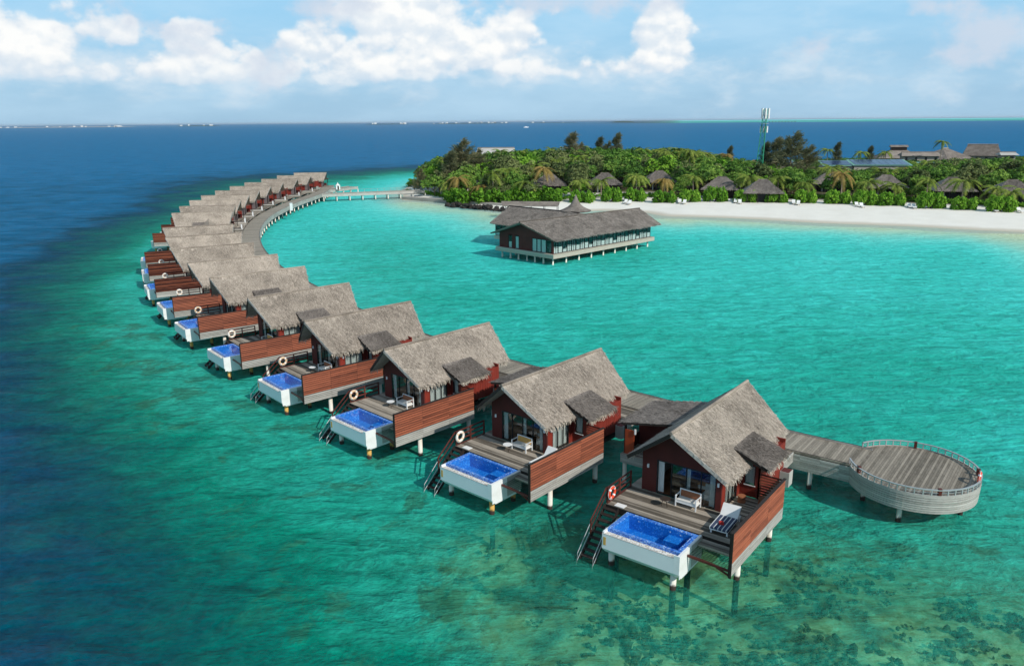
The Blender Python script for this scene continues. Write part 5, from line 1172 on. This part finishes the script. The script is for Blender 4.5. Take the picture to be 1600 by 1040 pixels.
# the wood that fills the island
RECT = [(1205, 1425, 318, 352)]                                       # low growth in front of the solar roofs
cells = []
yy_ = 205.0
while yy_ < 420:
    stp = 5.6 if yy_ < 265 else 7.2; xx_ = -46.0
    while xx_ < 300:
        x, y = xx_+random.uniform(-.42, .42)*stp, yy_+random.uniform(-.42, .42)*stp; xx_ += stp
        if abs(x/y) > .74: continue
        cells.append((x, y))
    yy_ += stp
cells = np.array(cells); dl = inland(cells[:, 0], cells[:, 1]); ntree = 0; rest = []
order = np.argsort(np.hypot(cells[:, 0], cells[:, 1]))
BLD = [(at(x, y, 6.5), r_) for x, y, r_ in ((1370, 252, 11), (1220, 252, 7), (1305, 254, 8), (1462, 256, 8))]
for q in order:
    x, y = cells[q]; a, r_ = math.atan2(x, y), math.hypot(x, y); fr_ = r_-np.interp(a, va_, vr_)
    if dl[q] < 5 or fr_ < 5: continue
    if any(math.hypot(x-bx, y-by) < 7.6 for bx, by in BUNG): continue
    if any(abs(x-bx-(bx/by)*(y-by)) < 7.4 and by-20 < y < by+2 for bx, by in BUNG): continue
    if any(math.hypot(x-b_.x, y-b_.y) < rr for b_, rr in BLD): continue
    nat = (5.5+min(fr_, 70)/70*5.5)*random.uniform(.62, 1.22); cp_ = cap_height(x, y); h = min(nat, cp_*random.uniform(.86, 1.0))
    if h < 2.2: h = 2.2
    key = random.choice(('broad0', 'broad1', 'broad1', 'broad3', 'broad3', 'broad2', 'broad2', 'bright0', 'bright0')); s = h/7.9
    if ntree < 298:
        kind = {'broad2': 'olive-green', 'bright0': 'bright green'}.get(key, 'dark green')
        wh = 'on the tip of the island by the footbridge' if x < 0 else ('beside the ' if fr_ < 28 else 'far behind the ')+near_b(x, y)
        add_tree(key, x, y, max(s, .62)*random.uniform(.9, 1.12), 'bushy %s broadleaf tree %s' % (kind, wh), 'broadleaf tree', '%s trees %s' % (kind, wh), s); ntree += 1
    else: rest.append((key, x, y, max(s, .7)*random.uniform(.95, 1.15), s))
# beyond the 300 nearest: one mass, made of the same leaves
VV, FF, TT = [], [], []; off = 0
small = {k: TREE[k][1] for k in ('broad0', 'broad3', 'broad1')}; cache = {}
for k, me in small.items():
    co = np.empty(len(me.vertices)*3, np.float32); me.vertices.foreach_get('co', co); tt = np.empty(len(me.vertices), np.float32); me.attributes['tint'].data.foreach_get('value', tt); cache[k] = (co.reshape(-1, 4, 3), tt.reshape(-1, 4))
for (key, x, y, s, sz) in rest:
    co, tt = cache[random.choice(list(cache))]; sel = np.arange(0, len(co), 3); c = co[sel].copy(); t4 = tt[sel]
    ctr = c.mean(1, keepdims=True); c = ctr+(c-ctr)*1.5
    a = random.uniform(0, 6.28); ca, sa = math.cos(a), math.sin(a); V = c.reshape(-1, 3); V = np.c_[(V[:, 0]*ca-V[:, 1]*sa)*s+x, (V[:, 0]*sa+V[:, 1]*ca)*s+y, V[:, 2]*sz+ground(x, y)]
    VV.append(V); TT.append(np.clip(t4.ravel()+random.uniform(-.15, .15), 0, 1)); FF.append(np.arange(len(V)).reshape(-1, 4)+off); off += len(V)
if VV: tag(link('far_wood', np_mesh('far_wood', np.concatenate(VV), np.concatenate(FF), np.concatenate(TT), 'leaf')), kind='stuff')
# creeping ground cover at the edge of the sand
gcn = 5200; gg = np.random.default_rng(9); f = gg.random(gcn); aa = np.interp(f, np.linspace(0, 1, len(va_)), va_); rr2 = np.interp(aa, va_, vr_)+gg.uniform(7, 13, gcn); X = np.sin(aa)*rr2; Y = np.cos(aa)*rr2
keepg = np.array([not any(math.hypot(x-bx, y-by) < 6.6 for bx, by in BUNG) for x, y in zip(X, Y)]) & (inland(X, Y) > 3); X, Y = X[keepg], Y[keepg]
Z = 1.9*(1-np.exp(-inland(X, Y)/16))+gg.uniform(.1, .7, len(X)); tag(link('ground_cover', leaf_mesh('ground_cover', np.c_[X, Y, Z], np.tile([0, -.3, .6], (len(X), 1)), .75, gg.uniform(.1, .8, len(X)), 'leaf_bright', 91)), kind='stuff')

# ------------------------------------------------------------------ buildings and tower on the island
def solar_building(px_, py_, wd, dp, z, label, nx_, ny_, rz=-.2):
    p = at(px_, py_, z); g0 = ground(p.x, p.y); t_ = thing('service_building', label, 'building', (p.x, p.y, g0), rz, 'low buildings with solar roofs'); h = z-g0
    MB().box(-wd/2, wd/2, -dp/2, dp/2, 0, h-.9).build('wall', 'concrete', t_)
    rf = MB(); rf.hexa([(-wd/2-.6, -dp/2-.6, h-1.1), (wd/2+.6, -dp/2-.6, h-1.1), (wd/2+.6, dp/2+.6, h+.5), (-wd/2-.6, dp/2+.6, h+.5), (-wd/2-.6, -dp/2-.6, h-.95), (wd/2+.6, -dp/2-.6, h-.95), (wd/2+.6, dp/2+.6, h+.65), (-wd/2-.6, dp/2+.6, h+.65)]); rfo = rf.build('roof', 'green_roof', t_)
    sl = 1.6/(dp+1.2); w1, d1 = (wd-.6)/nx_, (dp-.6)/ny_
    pmz = MB(); a, b = .06, w1-.06; c, d = .06, d1-.06
    pmz.hexa([(a, c, .08), (b, c, .08), (b, d, .08+sl*(d-c)), (a, d, .08+sl*(d-c)), (a, c, .14), (b, c, .14), (b, d, .14+sl*(d-c)), (a, d, .14+sl*(d-c))]); pmz = pmz.mesh('solar_panel', 'solar_cell')
    for i in range(nx_):
        for j in range(ny_):
            y0 = -dp/2+.3+j*d1; link('solar_panel', pmz, rfo, None, (-wd/2+.3+i*w1, y0, h-.95+sl*(y0+dp/2+.6)))
solar_building(1373, 253, 21, 13, 6.4, 'low building with blue solar panels on its green-edged roof, right of the tall casuarina', 8, 3)
solar_building(1222, 252, 9, 10, 6.6, 'small solar-panelled roof between the cell tower and the tall casuarina', 4, 3, -.1)
solar_building(1306, 254, 11, 9, 6.2, 'pale green roof with few solar panels left of the large solar roof', 3, 2, -.15)
solar_building(1464, 257, 12, 9, 6.0, 'long pale green roof among trees right of the large solar roof', 4, 2, -.3)
def hip_house(px_, py_, z, wd, dp, rise, ridge, label, rz=0., mat_='thatch_dark', cap=False, ztop=None):
    p = at(px_, py_, z); g0 = max(.3, ground(p.x, p.y)); t_ = thing('resort_building', label, 'building', (p.x, p.y, 0), rz, 'large thatched buildings beyond the wood')
    e0, e1, r_ = wd/2, dp/2, ridge/2; ze = z-rise; rf = MB()
    for s in (-1, 1): rf.add([(-r_, 0, z), (r_, 0, z), (e0, s*e1, ze), (-e0, s*e1, ze)], [(0, 1, 2, 3)]); rf.add([(s*r_, 0, z), (s*e0, -e1, ze), (s*e0, e1, ze)], [(0, 1, 2)])
    rf.add([(-e0, -e1, ze-.02), (e0, -e1, ze-.02), (e0, e1, ze-.02), (-e0, e1, ze-.02)], [(0, 1, 2, 3)]); rf.build('roof', mat_, t_)
    MB().tube([(-r_-.2, 0, z+.1), (r_+.2, 0, z+.1)], .3, 6).build('ridge_cap', 'thatch_dark', t_)
    MB().box(-e0+1.2, e0-1.2, -e1+1.2, e1-1.2, g0-.5, ze-.03).build('wall', 'concrete', t_)
    for k in range(4): MB().box(-e0+2+k*(wd-5)/3, -e0+3+k*(wd-5)/3, -e1+1.12, -e1+1.19, ze-2.2, ze-.6).build('window', 'dark_frame', t_)
    if cap: MB().box(-r_-.6, r_+.6, -1.3, 1.3, z-.4, z+1.0).build('lantern', 'dark_wood', t_); MB().prism([(-1.9, z+1.0), (1.9, z+1.0), (0, z+2.0)], 0, -r_-1.2, r_+1.2).build('lantern_roof', 'thatch_dark', t_)
hip_house(1404, 233, 8.4, 22, 16, 4.2, 6, 'wide thatched roof with small raised lantern, left of the far roofs', -.2, cap=True)
hip_house(1437, 238, 7.4, 18, 9, 1.6, 16, 'long low thatched roof joining the far lantern roof', -.2)
hip_house(1477, 232, 8.8, 21, 18, 4.8, 4, 'far thatched hip roof below the slender palm', .5)
hip_house(1536, 226, 10.2, 17, 15, 5.2, 13, 'tallest far thatched roof on the right with a pale gable', -.5)
hip_house(1574, 238, 7.2, 8, 8, 1.2, 7, 'small pale flat-roofed house at the far right behind the wood', -.2, 'sheet_roof')
hip_house(775, 231, 8.2, 24, 10, 3.6, 22, 'long grey sheet roof showing above the trees left of the wood', -.05, 'sheet_roof')
hip_house(1148, 255, 6.6, 11, 8, 1.6, 9, 'small pale roof among trees left of the cell tower', -.2, 'sheet_roof')
# cell tower
tp = at(1188, 250, 9.5); tw_ = thing('cell_tower', 'green lattice cell tower with white antennas rising above the wood', 'cell tower', (tp.x, tp.y, ground(tp.x, tp.y)), .3); TH = CAM_H+ray(1191, 170).z/ray(1191, 170).y*tp.y-2
lean = Vector((.8, 0, 0)); corners = [(math.cos(a), math.sin(a)) for a in (.5, 2.6, 4.7)]
def tw_pt(k, f): r_ = 1.5*(1-f)+.75*f; return Vector((corners[k % 3][0]*r_, corners[k % 3][1]*r_, TH*f))+lean*f
for k in range(3): MB().beam(tw_pt(k, 0), tw_pt(k, 1), .20, .20).build('leg', 'tower_green', tw_)
m_ = MB(); NS = 14
for i in range(NS):
    for k in range(3):
        m_.beam(tw_pt(k, i/NS), tw_pt(k+1, (i+1)/NS), .10, .10); m_.beam(tw_pt(k, (i+1)/NS), tw_pt(k+1, (i+1)/NS), .09, .09)
m_.build('bracing', 'tower_green', tw_, kind='stuff')
for i in range(9):
    a = i*2*math.pi/6; f = .93 if i < 6 else .74; c = Vector((math.cos(a)*1.25, math.sin(a)*1.25, TH*f))+lean*f
    MB().box(c.x-.22, c.x+.22, c.y-.22, c.y+.22, c.z-1.5, c.z+(2.0 if i < 6 else .7)).build('antenna', 'white_paint', tw_)
for f in (.80, .92): MB().lathe([(1.4, TH*f-.05), (1.4, TH*f+.05), (.2, TH*f+.05), (.2, TH*f-.05), (1.4, TH*f-.05)], (lean.x*f, 0), 10).build('platform', 'steel', tw_)
# sun loungers on the beach
bl0 = None
for i, (x, y) in enumerate([(977,315),(1062,316),(1149,317),(1240,319),(1340,323),(1421,325),(1547,330),(1594,332),(983,316),(1069,317),(1156,318),(1247,320),(1347,324),(1428,326),(1554,331)]):
    p = at(x, y, 1.5); g0 = ground(p.x, p.y)
    if bl0 is None:
        bl0 = thing('beach_lounger', 'x', 'beach lounger'); MB().box(-.35, .35, -1.0, .5, .25, .38).build('seat', 'white_fabric', bl0); MB().hexa([(-.35, .5, .25), (.35, .5, .25), (.35, .6, .25), (-.35, .6, .25), (-.35, 1.1, .85), (.35, 1.1, .85), (.35, 1.2, .85), (-.35, 1.2, .85)]).build('backrest', 'white_fabric', bl0)
        for u in (-.3, .24):
            for v in (-.9, .35): MB().box(u, u+.06, v, v+.06, 0, .25).build('leg', 'rail_wood', bl0)
        o = bl0
    else: o = copy_tree(bl0)
    o.location = (p.x, p.y, g0+.02); o.rotation_euler.z = -.25+random.uniform(-.15, .15); o.scale = (1.25,)*3; o['label'] = 'white sun lounger on the sand in front of the '+near_b(p.x, p.y); o['group'] = 'sun loungers in front of the '+near_b(p.x, p.y)

# ------------------------------------------------------------------ the horizon: low islets and a boat
def islet(px0, px1, dist, h, label, green=True, built=0, name='distant_islet'):
    def P_(px_): d = ray(px_, 190); return d.x/d.y*dist
    x0, x1 = P_(px0), P_(px1); t_ = thing(name, label, 'islet', ((x0+x1)/2, dist, 0)); W_ = x1-x0; m_ = MB(); n = 24; prof = []
    for i in range(n+1):
        f = i/n; prof.append(((f-.5)*W_, h*math.sin(math.pi*f)**.4*random.uniform(.6, 1.0)))
    vs = []; fs = []
    for (x, z) in prof: vs += [(x, -W_*.06-15, -1), (x, 0, z), (x, W_*.06+15, -1)]
    for i in range(n): k = 3*i; fs += [(k, k+3, k+4, k+1), (k+1, k+4, k+5, k+2)]
    m_.add(vs, fs, .5); m_.build('land', 'islet_green' if green else 'concrete', t_)
    for k in range(built):
        x = random.uniform(-.46, .46)*W_; w_ = random.uniform(10, 26); hh = h*random.uniform(.9, 2.6); MB().box(x-w_/2, x+w_/2, -8, 8, 0, hh).build('building', 'white_paint', t_)
islet(-10, 210, 8200, 7, 'low built-up islet on the horizon at the far left', False, 16)
islet(275, 345, 8600, 8, 'low islet on the horizon right of the far-left one', True, 5)
islet(570, 640, 9000, 8, 'islet on the horizon with a white domed building', True, 6)
islet(672, 800, 9300, 9, 'long built-up islet on the horizon left of the middle', True, 20)
islet(820, 905, 9600, 7, 'faint low islet on the horizon above the wood', True, 4)
islet(955, 992, 8800, 16, 'small green islet alone on the horizon near the middle', True, 0)
hv = at(1222, 188.5, 0); oh = thing('distant_huts', 'row of tiny dark huts on the horizon right of the cell tower', 'huts', (ray(1222, 190).x/ray(1222, 190).y*6000, 6000, 0))
for k in range(9): MB().prism([(-4, 1), (4, 1), (3, 4), (0, 6), (-3, 4)], 1, -5, 5).build('hut', 'bark', oh).location = (-95+k*24, 0, 0)
d = ray(822, 191.5); bo = thing('motor_boat', 'tiny white motor boat far out on the blue sea above the wood', 'boat', (d.x/d.y*3000, 3000, 0), .1)
MB().hexa([(-9, -2, -.3), (7, -2, -.3), (7, 2, -.3), (-9, 2, -.3), (-9, -2.6, 2), (11, -.4, 2.6), (11, .4, 2.6), (-9, 2.6, 2)]).build('hull', 'white_paint', bo); MB().box(-5, 3, -1.8, 1.8, 2.02, 4.2).build('cabin', 'white_panel', bo)
# ------------------------------------------------------------------ the air: a thin even haze over the whole sea
mm = bpy.data.materials.new('haze'); mm.use_nodes = True; M['haze'] = mm; t = NT(mm.node_tree); mm.node_tree.nodes.clear()
pv = t.n('ShaderNodeVolumePrincipled'); pv.inputs['Color'].default_value = (.80, .90, 1, 1); pv.inputs['Density'].default_value = HAZE; pv.inputs['Anisotropy'].default_value = .2
out = t.n('ShaderNodeOutputMaterial'); t.link(pv.outputs[0], out.inputs['Volume'])
tag(MB().box(-62000, 62000, -62000, 62000, -10.5, 46).build('haze', 'haze'), kind='stuff')
